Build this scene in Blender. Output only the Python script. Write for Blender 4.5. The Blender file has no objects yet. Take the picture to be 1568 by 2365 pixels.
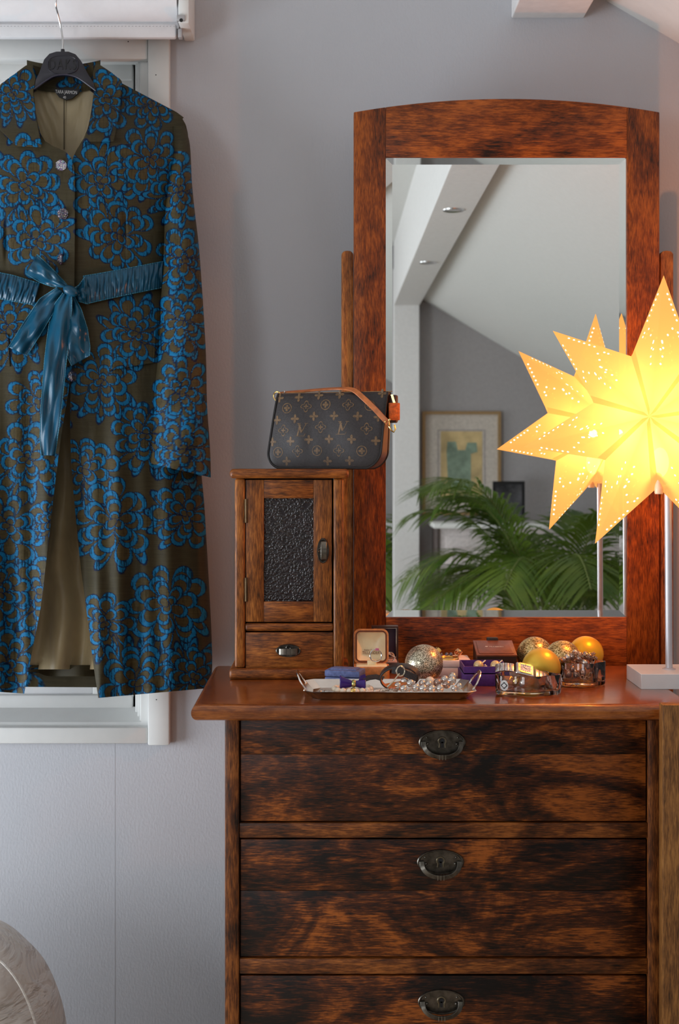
import bpy, bmesh, math, random
import numpy as np
from mathutils import Vector, Matrix
random.seed(7)
NR = np.random.default_rng(11)
sc = bpy.context.scene
col = sc.collection

# ------------------------------------------------------------------ camera, world, light, exposure
F, VX, VY, CZ = 3100.0, 760.0, 1070.0, 1.27        # focal length in pixels, vanishing point, eye height
cd = bpy.data.cameras.new('camera'); cam = bpy.data.objects.new('camera', cd); col.objects.link(cam)
cam.location = (0, -2.5, CZ); cam.rotation_euler = (math.pi/2, 0, 0)
cd.sensor_fit = 'VERTICAL'; cd.sensor_height = 36; cd.sensor_width = 36
cd.lens = 36*F/2365
cd.shift_x = (784-VX)/2365; cd.shift_y = -(1182.5-VY)/2365
cd.clip_start = .05
cd.dof.use_dof = True; cd.dof.focus_distance = 2.12; cd.dof.aperture_fstop = 8.0
sc.camera = cam
w = bpy.data.worlds.new('world'); sc.world = w; w.use_nodes = True
bg = w.node_tree.nodes['Background']; bg.inputs[0].default_value = (.80, .90, 1.0, 1); bg.inputs[1].default_value = 1.2
def area(name, loc, rot, sx, sy, power, color):
    l = bpy.data.lights.new(name, 'AREA'); l.shape = 'RECTANGLE'; l.size = sx; l.size_y = sy
    l.energy = power; l.color = color
    o = bpy.data.objects.new(name, l); col.objects.link(o); o.location = loc; o.rotation_euler = rot
    return o
# daylight entering through the two windows of the left wall
area('daylight_near', (-2.33, -.95, .70), (0, -math.pi/2, 0), 1.2, 1.35, 64, (.84, .92, 1.0))
area('daylight_far', (-2.33, -3.7, 1.45), (0, -math.pi/2, 0), 1.2, 1.3, 38, (.92, .96, 1.0))
vs = sc.view_settings
vs.view_transform = 'Standard'; vs.look = 'None'; vs.gamma = 1; vs.use_curve_mapping = False
vs.exposure = 0.0

# ------------------------------------------------------------------ helpers
def P(px, py, d): return ((px-VX)*d/F, d-2.5, CZ-(py-VY)*d/F)
def X(px, d): return (px-VX)*d/F
def Z(py, d): return CZ-(py-VY)*d/F
TOPZ = .9205
def DT(py): return (CZ-TOPZ)*F/(py-VY)               # distance of a point on the dresser top
ORG = {}
def empty(name, loc):
    o = bpy.data.objects.new(name, None); col.objects.link(o); o.location = loc; o.empty_display_size = .05
    ORG[o] = Vector(loc); return o
def tag(o, label, cat, group=None):
    o['label'] = label; o['category'] = cat
    if group: o['group'] = group
    return o
def thing(name, label, cat, loc, group=None): return tag(empty(name, loc), label, cat, group)
def structure(o): o['kind'] = 'structure'; return o

class MB:
    def __init__(s, xf=None): s.v = []; s.f = []; s.xf = xf
    def add(s, vs_, fs, xf=None):
        n = len(s.v); m = xf if xf is not None else s.xf
        if m is not None: vs_ = [m @ Vector(v) for v in vs_]
        s.v += [tuple(v) for v in vs_]; s.f += [tuple(i+n for i in f) for f in fs]; return s
    def bm(s, b, xf=None):
        b.verts.index_update()
        s.add([v.co.copy() for v in b.verts], [[v.index for v in f.verts] for f in b.faces], xf); b.free(); return s
    def box(s, x0, x1, y0, y1, z0, z1, bev=0, seg=2, xf=None):
        b = bmesh.new(); bmesh.ops.create_cube(b, size=1)
        for v in b.verts:
            v.co = (x0+(v.co.x+.5)*(x1-x0), y0+(v.co.y+.5)*(y1-y0), z0+(v.co.z+.5)*(z1-z0))
        if bev > 0: bmesh.ops.bevel(b, geom=b.edges[:], offset=bev, segments=seg, profile=.5, affect='EDGES')
        return s.bm(b, xf)
    def sphere(s, c, r, nu=16, nv=10, sc_=(1, 1, 1), xf=None):
        vs_ = [(c[0], c[1], c[2]+r*sc_[2])]; fs = []
        for i in range(1, nv):
            t = math.pi*i/nv
            for j in range(nu):
                a = 2*math.pi*j/nu
                vs_.append((c[0]+r*sc_[0]*math.sin(t)*math.cos(a), c[1]+r*sc_[1]*math.sin(t)*math.sin(a), c[2]+r*sc_[2]*math.cos(t)))
        vs_.append((c[0], c[1], c[2]-r*sc_[2])); L = len(vs_)-1
        for j in range(nu): fs.append((0, 1+j, 1+(j+1) % nu))
        for i in range(nv-2):
            for j in range(nu):
                a = 1+i*nu+j; b = 1+i*nu+(j+1) % nu; fs.append((a, a+nu, b+nu, b))
        for j in range(nu): fs.append((L, 1+(nv-2)*nu+(j+1) % nu, 1+(nv-2)*nu+j))
        return s.add(vs_, fs, xf)
    def tube(s, path, r, n=8, closed=False, flat=None, up=None, xf=None):
        """sweep along path; r scalar or list; flat=(w,t) makes a flat strap, up fixes its wide side's normal"""
        pts = [Vector(p) for p in path]; N = len(pts); vs_ = []; fs = []
        prev = None
        for i, p in enumerate(pts):
            a = pts[(i-1) % N] if (closed or i > 0) else p; b = pts[(i+1) % N] if (closed or i < N-1) else p
            t = (b-a).normalized()
            if up is not None: u = Vector(up) if not callable(up) else Vector(up(i))
            elif prev is None: u = Vector((0, 0, 1)) if abs(t.z) < .9 else Vector((1, 0, 0))
            else: u = prev
            side = t.cross(u)
            if side.length < 1e-6: side = t.orthogonal()
            side.normalize(); nn = side.cross(t).normalized(); prev = nn
            rr = r[i] if isinstance(r, (list, tuple)) else r
            if flat:
                w_, t_ = flat[0]/2, flat[1]/2; e = min(w_, t_)*.5
                prof = [(-w_+e, -t_), (w_-e, -t_), (w_, -t_+e), (w_, t_-e), (w_-e, t_), (-w_+e, t_), (-w_, t_-e), (-w_, -t_+e)]
                vs_ += [p+side*q[0]+nn*q[1] for q in prof]
            else:
                vs_ += [p+side*rr*math.cos(2*math.pi*k/n)+nn*rr*math.sin(2*math.pi*k/n) for k in range(n)]
        n = 8 if flat else n
        for i in range(N if closed else N-1):
            for k in range(n):
                a = i*n+k; b = i*n+(k+1) % n; c = ((i+1) % N)*n+(k+1) % n; e = ((i+1) % N)*n+k
                fs.append((a, b, c, e))
        if not closed: fs.append(tuple(range(n-1, -1, -1))); fs.append(tuple((N-1)*n+k for k in range(n)))
        return s.add(vs_, fs, xf)
    def lathe(s, prof, n=24, c=(0, 0, 0), shape=None, xf=None, cap=True):
        """prof [(r,z)...]; shape(a)->radius factor"""
        vs_ = []; fs = []
        for r, z in prof:
            for j in range(n):
                a = 2*math.pi*j/n; k = shape(a) if shape else 1
                kx, ky = (k if isinstance(k, tuple) else (k, k))
                vs_.append((c[0]+r*kx*math.cos(a), c[1]+r*ky*math.sin(a), c[2]+z))
        for i in range(len(prof)-1):
            for j in range(n): fs.append((i*n+j, i*n+(j+1) % n, (i+1)*n+(j+1) % n, (i+1)*n+j))
        if cap: fs.append(tuple(range(n-1, -1, -1))); fs.append(tuple((len(prof)-1)*n+j for j in range(n)))
        return s.add(vs_, fs, xf)
    def prism(s, poly, y0, y1, xf=None, bev=0):
        """polygon in (x,z), extruded along y"""
        b = bmesh.new(); vv = [b.verts.new((p[0], y0, p[1])) for p in poly]; f = b.faces.new(vv)
        r = bmesh.ops.extrude_face_region(b, geom=[f])
        for g in r['geom']:
            if isinstance(g, bmesh.types.BMVert): g.co.y = y1
        bmesh.ops.recalc_face_normals(b, faces=b.faces)
        if bev: bmesh.ops.bevel(b, geom=b.edges[:], offset=bev, segments=2, profile=.5, affect='EDGES')
        return s.bm(b, xf)
    def cyl(s, p0, p1, r, n=16, xf=None): return s.tube([p0, p1], r, n, xf=xf)
    def build(s, name, mat, parent=None, origin=None, ang=38, smooth=True, label=None, solid=0):
        o_ = ORG[parent] if parent is not None else Vector(origin if origin is not None else (0, 0, 0))
        me = bpy.data.meshes.new(name)
        me.from_pydata([(v[0]-o_.x, v[1]-o_.y, v[2]-o_.z) for v in s.v], [], s.f)
        if smooth:
            me.polygons.foreach_set('use_smooth', [True]*len(me.polygons)); me.set_sharp_from_angle(angle=math.radians(ang))
        me.materials.append(mat)
        o = bpy.data.objects.new(name, me); col.objects.link(o)
        if parent is not None: o.parent = parent
        else: o.location = o_
        ORG[o] = o_
        if label: o['label'] = label
        if solid:
            m = o.modifiers.new('thickness', 'SOLIDIFY'); m.thickness = solid; m.offset = 0
        return o
def gridobj(name, pts, mat, parent, colr=None, solid=0, wrap=False):
    """dense surface from an array (rows, cols, 3), made with numpy; colr adds a colour attribute"""
    R, C, _ = pts.shape; o_ = ORG[parent]
    me = bpy.data.meshes.new(name)
    v = (pts.reshape(-1, 3)-np.array(o_)).astype(np.float32)
    idx = np.arange(R*C).reshape(R, C)
    if wrap: idx = np.concatenate([idx, idx[:, :1]], 1)
    q = np.stack([idx[:-1, :-1], idx[1:, :-1], idx[1:, 1:], idx[:-1, 1:]], -1).reshape(-1, 4)
    me.vertices.add(len(v)); me.vertices.foreach_set('co', v.ravel())
    me.loops.add(q.size); me.loops.foreach_set('vertex_index', q.ravel().astype(np.int32))
    me.polygons.add(len(q)); me.polygons.foreach_set('loop_start', np.arange(0, q.size, 4, dtype=np.int32))
    me.polygons.foreach_set('use_smooth', np.ones(len(q), bool))
    me.update(calc_edges=True); me.validate()
    if colr is not None:
        a = me.color_attributes.new('weave', 'FLOAT_COLOR', 'POINT')
        cc = np.concatenate([colr.reshape(-1, 3), np.ones((R*C, 1))], 1).astype(np.float32)
        a.data.foreach_set('color', cc.ravel())
    me.materials.append(mat)
    o = bpy.data.objects.new(name, me); col.objects.link(o); o.parent = parent; ORG[o] = o_
    if solid:
        m = o.modifiers.new('thickness', 'SOLIDIFY'); m.thickness = solid; m.offset = 0
    return o
def text(name, body, size, xf, mat, parent, ext=.0002, sx=1.0, space=1.0):
    c = bpy.data.curves.new(name, 'FONT'); c.body = body; c.size = size; c.align_x = 'CENTER'; c.align_y = 'CENTER'
    c.extrude = ext; c.resolution_u = 3; c.space_character = space
    t = bpy.data.objects.new('tmp', c); col.objects.link(t)
    dg = bpy.context.evaluated_depsgraph_get(); me0 = bpy.data.meshes.new_from_object(t.evaluated_get(dg))
    b = MB(); b.add([Vector((v.co.x*sx, v.co.y, v.co.z)) for v in me0.vertices], [tuple(p.vertices) for p in me0.polygons], xf)
    bpy.data.objects.remove(t); bpy.data.curves.remove(c); bpy.data.meshes.remove(me0)
    return b.build(name, mat, parent, smooth=False)
def copy_obj(o, parent, loc=None, rot=None, scale=None):
    c = o.copy(); col.objects.link(c); c.parent = parent
    if loc is not None: c.location = loc
    if rot is not None: c.rotation_euler = rot
    if scale is not None: c.scale = scale
    ORG[c] = ORG.get(o, Vector((0, 0, 0))); return c

# ------------------------------------------------------------------ materials
class N:
    def __init__(s, name):
        s.m = bpy.data.materials.new(name); s.m.use_nodes = True; s.t = s.m.node_tree
        s.b = s.t.nodes['Principled BSDF']; s.out = s.t.nodes['Material Output']
    def n(s, typ, **kw):
        x = s.t.nodes.new(typ)
        for k, v in kw.items():
            if k.startswith('_'): setattr(x, k[1:], v)
            else: x.inputs[k.replace('__', ' ')].default_value = v
        return x
    def l(s, a, b): s.t.links.new(a, b)
    def ramp(s, fac, stops):
        r = s.n('ShaderNodeValToRGB'); e = r.color_ramp.elements
        while len(e) < len(stops): e.new(.5)
        for i, (p, c) in enumerate(stops): e[i].position = p; e[i].color = (*c, 1)
        s.l(fac, r.inputs[0]); return r.outputs[0]
    def math(s, op, a, b=None):
        x = s.n('ShaderNodeMath', _operation=op)
        for i, q in enumerate((a, b)):
            if q is None: continue
            if isinstance(q, (int, float)): x.inputs[i].default_value = q
            else: s.l(q, x.inputs[i])
        return x.outputs[0]
    def coord(s, scale=(1, 1, 1), rnd=True, rot=(0, 0, 0)):
        tc = s.n('ShaderNodeTexCoord'); mp = s.n('ShaderNodeMapping'); mp.inputs['Scale'].default_value = scale
        mp.inputs['Rotation'].default_value = rot
        v = tc.outputs['Object']
        if rnd:
            oi = s.n('ShaderNodeObjectInfo'); mu = s.n('ShaderNodeVectorMath', _operation='SCALE'); mu.inputs[0].default_value = (7.3, 3.1, 5.7)
            s.l(oi.outputs['Random'], mu.inputs['Scale']); ad = s.n('ShaderNodeVectorMath', _operation='ADD')
            s.l(v, ad.inputs[0]); s.l(mu.outputs[0], ad.inputs[1]); v = ad.outputs[0]
        s.l(v, mp.inputs[0]); return mp.outputs[0]
    def noise(s, vec, scale=1, detail=4, rough=.55, dist=0):
        x = s.n('ShaderNodeTexNoise', Scale=scale, Detail=detail, Roughness=rough, Distortion=dist); s.l(vec, x.inputs['Vector']); return x.outputs[0]
    def bump(s, h, strength=.3, dist=.001):
        b = s.n('ShaderNodeBump', Strength=strength, Distance=dist); s.l(h, b.inputs['Height']); s.l(b.outputs[0], s.b.inputs['Normal']); return b
    def set(s, **kw):
        for k, v in kw.items(): s.b.inputs[k.replace('__', ' ')].default_value = v
        return s
def plain(name, c, rough=.5, metal=0, spec=.5, var=.06, nscale=60, bump=0, bscale=300, **kw):
    q = N(name); v = q.coord()
    nz = q.noise(v, nscale, 3)
    lo = tuple(max(0, x*(1-var*2)) for x in c); hi = tuple(min(1, x*(1+var*2)) for x in c)
    q.l(q.ramp(nz, [(.3, lo), (.7, hi)]), q.b.inputs['Base Color'])
    q.set(Roughness=rough, Metallic=metal); q.b.inputs['Specular IOR Level'].default_value = spec
    if bump: q.bump(q.noise(v, bscale, 3), bump, .0008)
    q.set(**kw); return q.m
def wood(name, axis='x', dark=(.006, .002, .001), mid=(.09, .024, .005), light=(.30, .085, .016), bl=.55, shift=0.0, rough=.42, grain=.5, coat=.10):
    """stained wood: fine pores stretched along the grain axis, blotches of darker stain"""
    q = N(name)
    g = {'x': (60, 800, 800), 'z': (800, 800, 60), 'y': (800, 60, 800)}[axis]
    b = {'x': (6.0, 10, 10), 'z': (10, 10, 6.0), 'y': (10, 6.0, 10)}[axis]
    gr = q.noise(q.coord(g), 1, 5, .62, .15); vb = q.coord(b)
    blo = q.noise(vb, 1, 5, .58, 1.2)
    m = {'x': (34, 170, 170), 'z': (170, 170, 34), 'y': (170, 34, 170)}[axis]
    mid_n = q.noise(q.coord(m), 1, 4, .6, .4)
    # stretched contrast of each layer round .5
    a1 = q.math('MULTIPLY', q.math('SUBTRACT', gr, .5), grain*3.2)
    a2 = q.math('MULTIPLY', q.math('SUBTRACT', blo, .5), bl*4.4)
    a3 = q.math('MULTIPLY', q.math('SUBTRACT', mid_n, .5), .95)
    f = q.math('ADD', q.math('ADD', a1, a2), q.math('ADD', a3, .52+shift))
    q.l(q.ramp(f, [(.08, dark), (.50, mid), (.95, light)]), q.b.inputs['Base Color'])
    q.set(Roughness=rough); q.b.inputs['Coat Weight'].default_value = coat; q.b.inputs['Coat Roughness'].default_value = .16; q.b.inputs['Specular IOR Level'].default_value = .3
    q.bump(gr, .22, .0006); return q.m

W = {}
W['top'] = wood('wood_top', 'x', (.03, .008, .002), (.17, .042, .007), (.38, .115, .02), bl=.22, shift=.05, rough=.25, grain=.3, coat=.8)
W['drawer'] = wood('wood_drawer', 'x', (.004, .0015, .0006), (.066, .015, .0023), (.31, .082, .011), bl=.66, shift=-.13, grain=.6)
W['stile'] = wood('wood_stile', 'z', (.008, .003, .001), (.10, .027, .005), (.30, .095, .018), bl=.35)
W['rail'] = wood('wood_rail', 'x', (.008, .003, .001), (.10, .027, .005), (.32, .10, .018), bl=.4)
W['frame_v'] = wood('wood_frame_upright', 'z', (.012, .004, .001), (.16, .034, .0035), (.40, .105, .011), bl=.30, grain=.5)
W['frame_h'] = wood('wood_frame_cross', 'x', (.012, .004, .001), (.165, .035, .0035), (.42, .108, .011), bl=.36, grain=.5)
W['cab_v'] = wood('wood_cabinet_upright', 'z', (.02, .007, .002), (.18, .052, .008), (.44, .15, .026), bl=.3, shift=.05)
W['cab_h'] = wood('wood_cabinet_cross', 'x', (.02, .007, .002), (.17, .046, .007), (.42, .135, .022), bl=.32, shift=.03)
W['panel'] = wood('wood_panel', 'z', (.02, .008, .002), (.13, .05, .012), (.28, .12, .03), bl=.25, shift=.05)
W['dark'] = plain('dark_recess', (.008, .004, .003), .8)
WALLC = (.49, .495, .525)
q = N('wall_paint'); v = q.coord((1, 1, .55), rnd=False); q.set(Roughness=.75)
q.l(q.ramp(q.noise(v, 2.5, 3), [(.3, tuple(x*.95 for x in WALLC)), (.7, tuple(min(1, x*1.04) for x in WALLC))]), q.b.inputs['Base Color'])
q.bump(q.noise(v, 260, 3, .5), .30, .0014); WALL = q.m
CEIL = plain('ceiling_paint', (.66, .66, .64), .8, var=.01, bump=.1, bscale=200)
WHITE = plain('white_paint', (.72, .72, .70), .45, var=.02, nscale=14, bump=.05, bscale=120)
BEAMW = plain('beam_paint', (.74, .73, .72), .6, var=.02, bump=.1, bscale=160)
FLOORM = wood('floor_boards', 'y', (.3, .22, .15), (.5, .40, .30), (.62, .52, .42), bl=.2, rough=.4)
SILVER = plain('silver', (.80, .77, .72), .16, 1, var=.03)
STEEL = plain('brushed_steel', (.62, .62, .62), .28, 1, var=.05)
GOLD = plain('gold', (.85, .58, .20), .2, 1, var=.05)
BRONZE = plain('dark_bronze', (.11, .10, .085), .33, 1, var=.25, nscale=90, bump=.15, bscale=250)
BLACKM = plain('black_plastic', (.012, .011, .018), .38, var=.1)
BLACK = plain('black_matte', (.006, .006, .007), .7)

# ------------------------------------------------------------------ the room
YF = -4.86
WX0, WX1, WZ0, WZ1 = X(-315, 2.5), X(341, 2.5), Z(1684, 2.5), Z(112, 2.5)   # window opening behind the coat
b = MB()
b.box(-2.4, WX0, 0, .14, 0, 2.75); b.box(WX1, 2.7, 0, .14, 0, 2.75); b.box(WX0, WX1, 0, .14, 0, WZ0); b.box(WX0, WX1, 0, .14, WZ1, 2.75)
wb = structure(b.build('wall_back', WALL, smooth=False))
sx = X(265, 2.5)
MB().box(sx-.0004, sx+.0004, -.0003, .004, 0, WZ0-.02).build('wallpaper_seam', WALL, wb, smooth=False)
structure(MB().box(-2.4, 2.7, YF-.12, YF, 0, 2.75).build('wall_front', plain('far_wall_paint', (.36, .34, .34), .8, var=.02), smooth=False))
LW = [(-1.65, -.25, .06, 1.34), (-4.35, -3.05, .85, 2.05)]    # y0,y1,z0,z1 of the two windows of the left wall
b = MB(); xl0, xl1 = -2.52, -2.4
b.box(xl0, xl1, YF, -4.35, 0, 2.75); b.box(xl0, xl1, -3.05, -1.65, 0, 2.75); b.box(xl0, xl1, -.25, .14, 0, 2.75)
for y0, y1, z0, z1 in LW: b.box(xl0, xl1, y0, y1, 0, z0); b.box(xl0, xl1, y0, y1, z1, 2.75)
structure(b.build('wall_left', WALL, smooth=False))
structure(MB().box(2.3, 2.42, YF, .14, 0, 1.3).build('wall_right', WALL, smooth=False))
fl = structure(MB().box(-2.52, 2.42, YF-.12, .14, -.06, -.004).build('floor', FLOORM, smooth=False))
pl = None
for i in range(35):
    x0 = -2.4+i*.137
    if x0+.135 > 2.3: break
    if pl is None: pl = MB().box(0, .1345, YF, 0, -.004, 0, .001, 1).build('floor_board', FLOORM, fl, smooth=False); pl.location = (x0, 0, 0)
    else: copy_obj(pl, fl, (x0, 0, 0))
BX0, BX1, BZ = X(1181, 2.5), X(1348, 2.5), Z(42, 2.5)
SX, SZ, SK = X(1397, 2.5), Z(0, 2.5), .585
def slope(x): return SZ-(x-SX)*SK
structure(MB().prism([(BX0+.06, slope(BX0+.06)), (2.5, slope(2.5)), (2.5, slope(2.5)+.12), (BX0+.06, slope(BX0+.06)+.12)], YF, 0).build('ceiling_slope', CEIL, smooth=False))
structure(MB().box(-2.4, BX0+.03, YF, 0, 2.43, 2.55).build('ceiling', CEIL, smooth=False))
beam = structure(MB().box(BX0, BX1, YF+.1, 0, BZ, 2.5, .002).build('trim_1', BEAMW, smooth=False, ang=30))
for d in (-2.1, -3.25):
    cx = (BX0+BX1)/2
    MB().lathe([(.018, .001), (.034, -.004), (.036, -.001), (.036, .002)], 28, (cx, d, BZ), cap=False).build('downlight_rim', STEEL, beam)
    MB().lathe([(.0005, .001), (.030, .001)], 28, (cx, d, BZ-.002), cap=False).build('downlight_lens', plain('lens', (.45, .45, .47), .2), beam)
structure(MB().box(BX0, BX1, YF, YF+.1, 0, BZ+.2, .003).build('trim_2', BEAMW, smooth=False))
# windows of the left wall, outside the frame: they bring the daylight
PANE = N('clear_glass'); gl = PANE.n('ShaderNodeBsdfTransparent'); mx = PANE.n('ShaderNodeMixShader', Fac=.92)
PANE.b.inputs['Roughness'].default_value = .02
PANE.l(PANE.b.outputs[0], mx.inputs[1]); PANE.l(gl.outputs[0], mx.inputs[2]); PANE.l(mx.outputs[0], PANE.out.inputs[0])
for i, (y0, y1, z0, z1) in enumerate(LW):
    wd = structure(MB().box(-2.5, -2.38, y0-.06, y0+.04, z0-.06, z1+.06, .004).box(-2.5, -2.38, y1-.04, y1+.06, z0-.06, z1+.06, .004)
        .box(-2.5, -2.36, y0, y1, z0-.06, z0+.04, .004).box(-2.5, -2.38, y0, y1, z1-.04, z1+.06, .004).build('window_%d' % (i+2), WHITE))
    MB().box(-2.47, -2.43, (y0+y1)/2-.03, (y0+y1)/2+.03, z0, z1, .003).build('mullion', WHITE, wd)
    MB().box(-2.452, -2.448, y0, y1, z0, z1).build('pane', PANE.m, wd, smooth=False)

# window behind the coat
win = structure(empty('window_1', (0, 0, WZ0)))
cf = 2.478
xr0, xr1 = X(341, cf), X(391, cf); zt, zb = Z(84, cf), Z(1722, cf)
xl_, zc0 = WX0-.06, Z(1681, cf)
MB().box(xr0, xr1, cf-2.5, .0, zb, zt, .003).build('casing_board', WHITE, win)
MB().box(xl_, WX0, cf-2.5, .0, zb, zt, .003).build('casing_board', WHITE, win)
MB().box(WX0, xr0-.0005, cf-2.497, .0, Z(1719, cf), zc0, .004).build('casing_board', WHITE, win)
MB().box(WX0, xr0-.0005, cf-2.497, .0, Z(136, cf), zt, .004).build('casing_board', WHITE, win)
# reveal: jambs and a sloping sill, then the sash
ds = 2.565
MB().prism([(WX1, WZ0), (WX1, WZ1), (WX1-.012, WZ1), (WX1-.012, WZ0)], 0, ds-2.5).build('jamb', WHITE, win)
MB().prism([(WX0, WZ0), (WX0, WZ1), (WX0+.012, WZ1), (WX0+.012, WZ0)], 0, ds-2.5).build('jamb', WHITE, win)
for k in range(3):
    xx = X(333, 2.5)-.006-.0065*k
    MB().box(xx-.004, xx+.001, .012+.016*k, ds-2.5+.02, WZ0+.002, WZ1-.002, .0012).build('jamb_moulding', WHITE, win)
q4 = [(.006, Z(1668, 2.506)), (.006, Z(1694, 2.506)), (ds-2.5, Z(1694, 2.5)), (ds-2.5, Z(1632, ds))]
MB().add([(x, y, z) for x in (WX0, WX1) for y, z in q4], [(0, 1, 2, 3), (7, 6, 5, 4), (0, 4, 5, 1), (1, 5, 6, 2), (2, 6, 7, 3), (3, 7, 4, 0)]).build('sill', WHITE, win, smooth=False)
q4 = [(.004, Z(137, 2.5)), (.004, Z(105, 2.5)), (ds-2.5, Z(105, 2.5)), (ds-2.5, Z(150, ds))]
MB().add([(x, y, z) for x in (WX0, WX1) for y, z in q4], [(3, 2, 1, 0), (4, 5, 6, 7), (1, 5, 4, 0), (2, 6, 5, 1), (3, 7, 6, 2), (0, 4, 7, 3)]).build('head_board', WHITE, win, smooth=False)
sash = MB().box(X(255, ds), X(307, ds), ds-2.5+.001, ds-2.5+.03, Z(1640, ds), Z(140, ds), .003)
sash.box(WX0+.013, WX0+.06, ds-2.5+.001, ds-2.5+.03, Z(1640, ds), Z(140, ds), .003)
sash.build('sash_stile', WHITE, win)
MB().box(WX0+.06, X(307, ds), ds-2.5-.004, ds-2.5+.03, Z(1645, ds), Z(1604, ds), .006).build('sash_rail', WHITE, win)
MB().box(WX0+.06, X(306, ds), ds-2.5-.004, ds-2.5+.03, Z(186, ds), Z(146, ds), .004).build('sash_rail', WHITE, win)
MB().box(WX0+.05, X(212, ds), ds-2.5+.006, ds-2.5+.02, Z(1606, ds), Z(180, ds), .002).build('pane', plain('white_pane', (.80, .81, .82), .25, var=.01), win)
MB().box(X(212.6, ds), X(258, ds), ds-2.5+.004, ds-2.5+.02, Z(1606, ds), Z(180, ds), .002).build('pane_edge', WHITE, win)
MB().box(WX0, WX1, .11, .13, WZ0, WZ1).build('light_block_board', WHITE, win, smooth=False)  # unseen board added behind the sash to stop light leaking in
for px, py in ((296, 96), (360, 173), (361, 1616)):
    MB().sphere((X(px, cf), cf-2.5+.0002, Z(py, cf)), .0011, 8, 6).build('nail_head', BLACK, win)

# roller blind over the window
rb = thing('roller_blind', 'white roller blind rolled up on its bracket above the window', 'blind', (0, -.07, Z(90, 2.42)))
FAB = plain('blind_fabric', (.74, .74, .76), .6, var=.01, bump=.05, bscale=600)
x0, x1 = WX0-.05, X(410, 2.41); cz = Z(-2, 2.43); r_ = .043
b = MB(); n = 40
b.cyl((x0, -.066, cz), (x1, -.066, cz), r_, 48).build('fabric_roll', FAB, rb)
MB().box(x0, x1, -.0715, -.0705, Z(66, 2.429), cz-r_+.012).build('fabric_skirt', FAB, rb, smooth=False)
hb = MB().box(x0, X(406, 2.42), -.078, -.064, Z(88, 2.425), Z(56, 2.425), .0035).build('hem_bar', FAB, rb)
st = MB()
for k in range(60): st.box(X(402-8*k, 2.42)-.0014, X(402-8*k, 2.42)+.0009, -.0786, -.0779, Z(60.5, 2.42), Z(59.5, 2.42))
st.build('stitching', plain('thread', (.4, .4, .42), .8), hb, smooth=False)
bx = X(415, 2.42)
br = MB().box(bx, X(440, 2.42), -.105, -.001, Z(64, 2.42), Z(-60, 2.42), .003).build('bracket', WHITE, rb)
MB().box(X(411.5, 2.42), X(416, 2.42), -.10, -.02, Z(52, 2.42), Z(-50, 2.42), .001).build('roll_end_cap', plain('grey_plastic', (.28, .28, .3), .5), rb)
MB().box(X(412, 2.42), X(431, 2.42), -.108, -.06, Z(60, 2.42), Z(46, 2.42), .001).build('bracket_foot', plain('grey_metal', (.45, .44, .45), .4, .6), br)
MB().cyl((X(419.5, 2.4), -.1085, Z(50, 2.4)), (X(419.5, 2.4), -.107, Z(50, 2.4)), .0032, 12).build('bracket_hole', BLACK, br)
MB().box(X(425, 2.41), X(433, 2.41), -.1065, -.104, Z(5.2, 2.41), Z(2, 2.41)).build('bracket_slot', plain('slot', (.1, .1, .1), .6), br, smooth=False)
MB().box(X(411, 2.42), X(420, 2.42), -.08, -.066, Z(86, 2.42), Z(66, 2.42), .001).build('hem_end_cap', plain('grey_plastic_end', (.4, .39, .4), .5), hb)

# ------------------------------------------------------------------ dresser
DF, DB, DC = 1.942, 2.315, 1.966           # top's front edge, back edge, carcass front
dr = thing('dresser', 'dark-stained wooden chest of drawers with oval bronze pulls under the tall mirror', 'dresser', (X(1024, DC), (DC+DB)/2-2.5, 0))
xl, xrr = X(441, DF), X(1610, DF)
th = .0245
prof = []
for k in range(13):
    a = math.pi/2-math.pi*k/12
    prof.append((.011*math.cos(a), TOPZ-th/2+th/2*math.sin(a)))
b = MB(); vs_ = []; fs = []
# rounded edge all round: offset ring outline per profile step
def ring(off, z): return [(xl+.011-off, DF-2.5+.011-off, z), (xrr-.011+off, DF-2.5+.011-off, z), (xrr-.011+off, DB-2.5, z), (xl+.011-off, DB-2.5, z)]
for off, z in prof: vs_ += ring(off, z)
for i in range(12):
    for k in range(4): fs.append((i*4+k, (i+1)*4+k, (i+1)*4+(k+1) % 4, i*4+(k+1) % 4))
fs.append((0, 1, 2, 3)); fs.append((51, 50, 49, 48))
b.add(vs_, fs).build('worktop', W['top'], dr, ang=40)
yb = DB-2.505
for a0, a1 in ((519, 552), (1497, 1530)):
    MB().box(X(a0, DC), X(a1, DC), DC-2.5, DC-2.5+.03, 0, TOPZ-th, .0025).build('stile', W['stile'], dr)
    MB().box(X(a0, DC)+.001, X(a1, DC)-.001, DC-2.5+.03, yb, .04, TOPZ-th, .001).build('side_panel', W['stile'], dr)
MB().box(X(552, DC), X(1497, DC), DC-2.5+.075, yb, .04, TOPZ-th-.001).build('carcass', W['dark'], dr, smooth=False)
for y0, y1 in ((1902, 1937), (2216, 2252), (2562, 2598), (2935, 2990)):
    MB().box(X(552, DC), X(1497, DC), DC-2.5+.003, DC-2.5+.06, Z(y1, DC), Z(y0, DC), .002).build('rail', W['rail'], dr)
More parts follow.
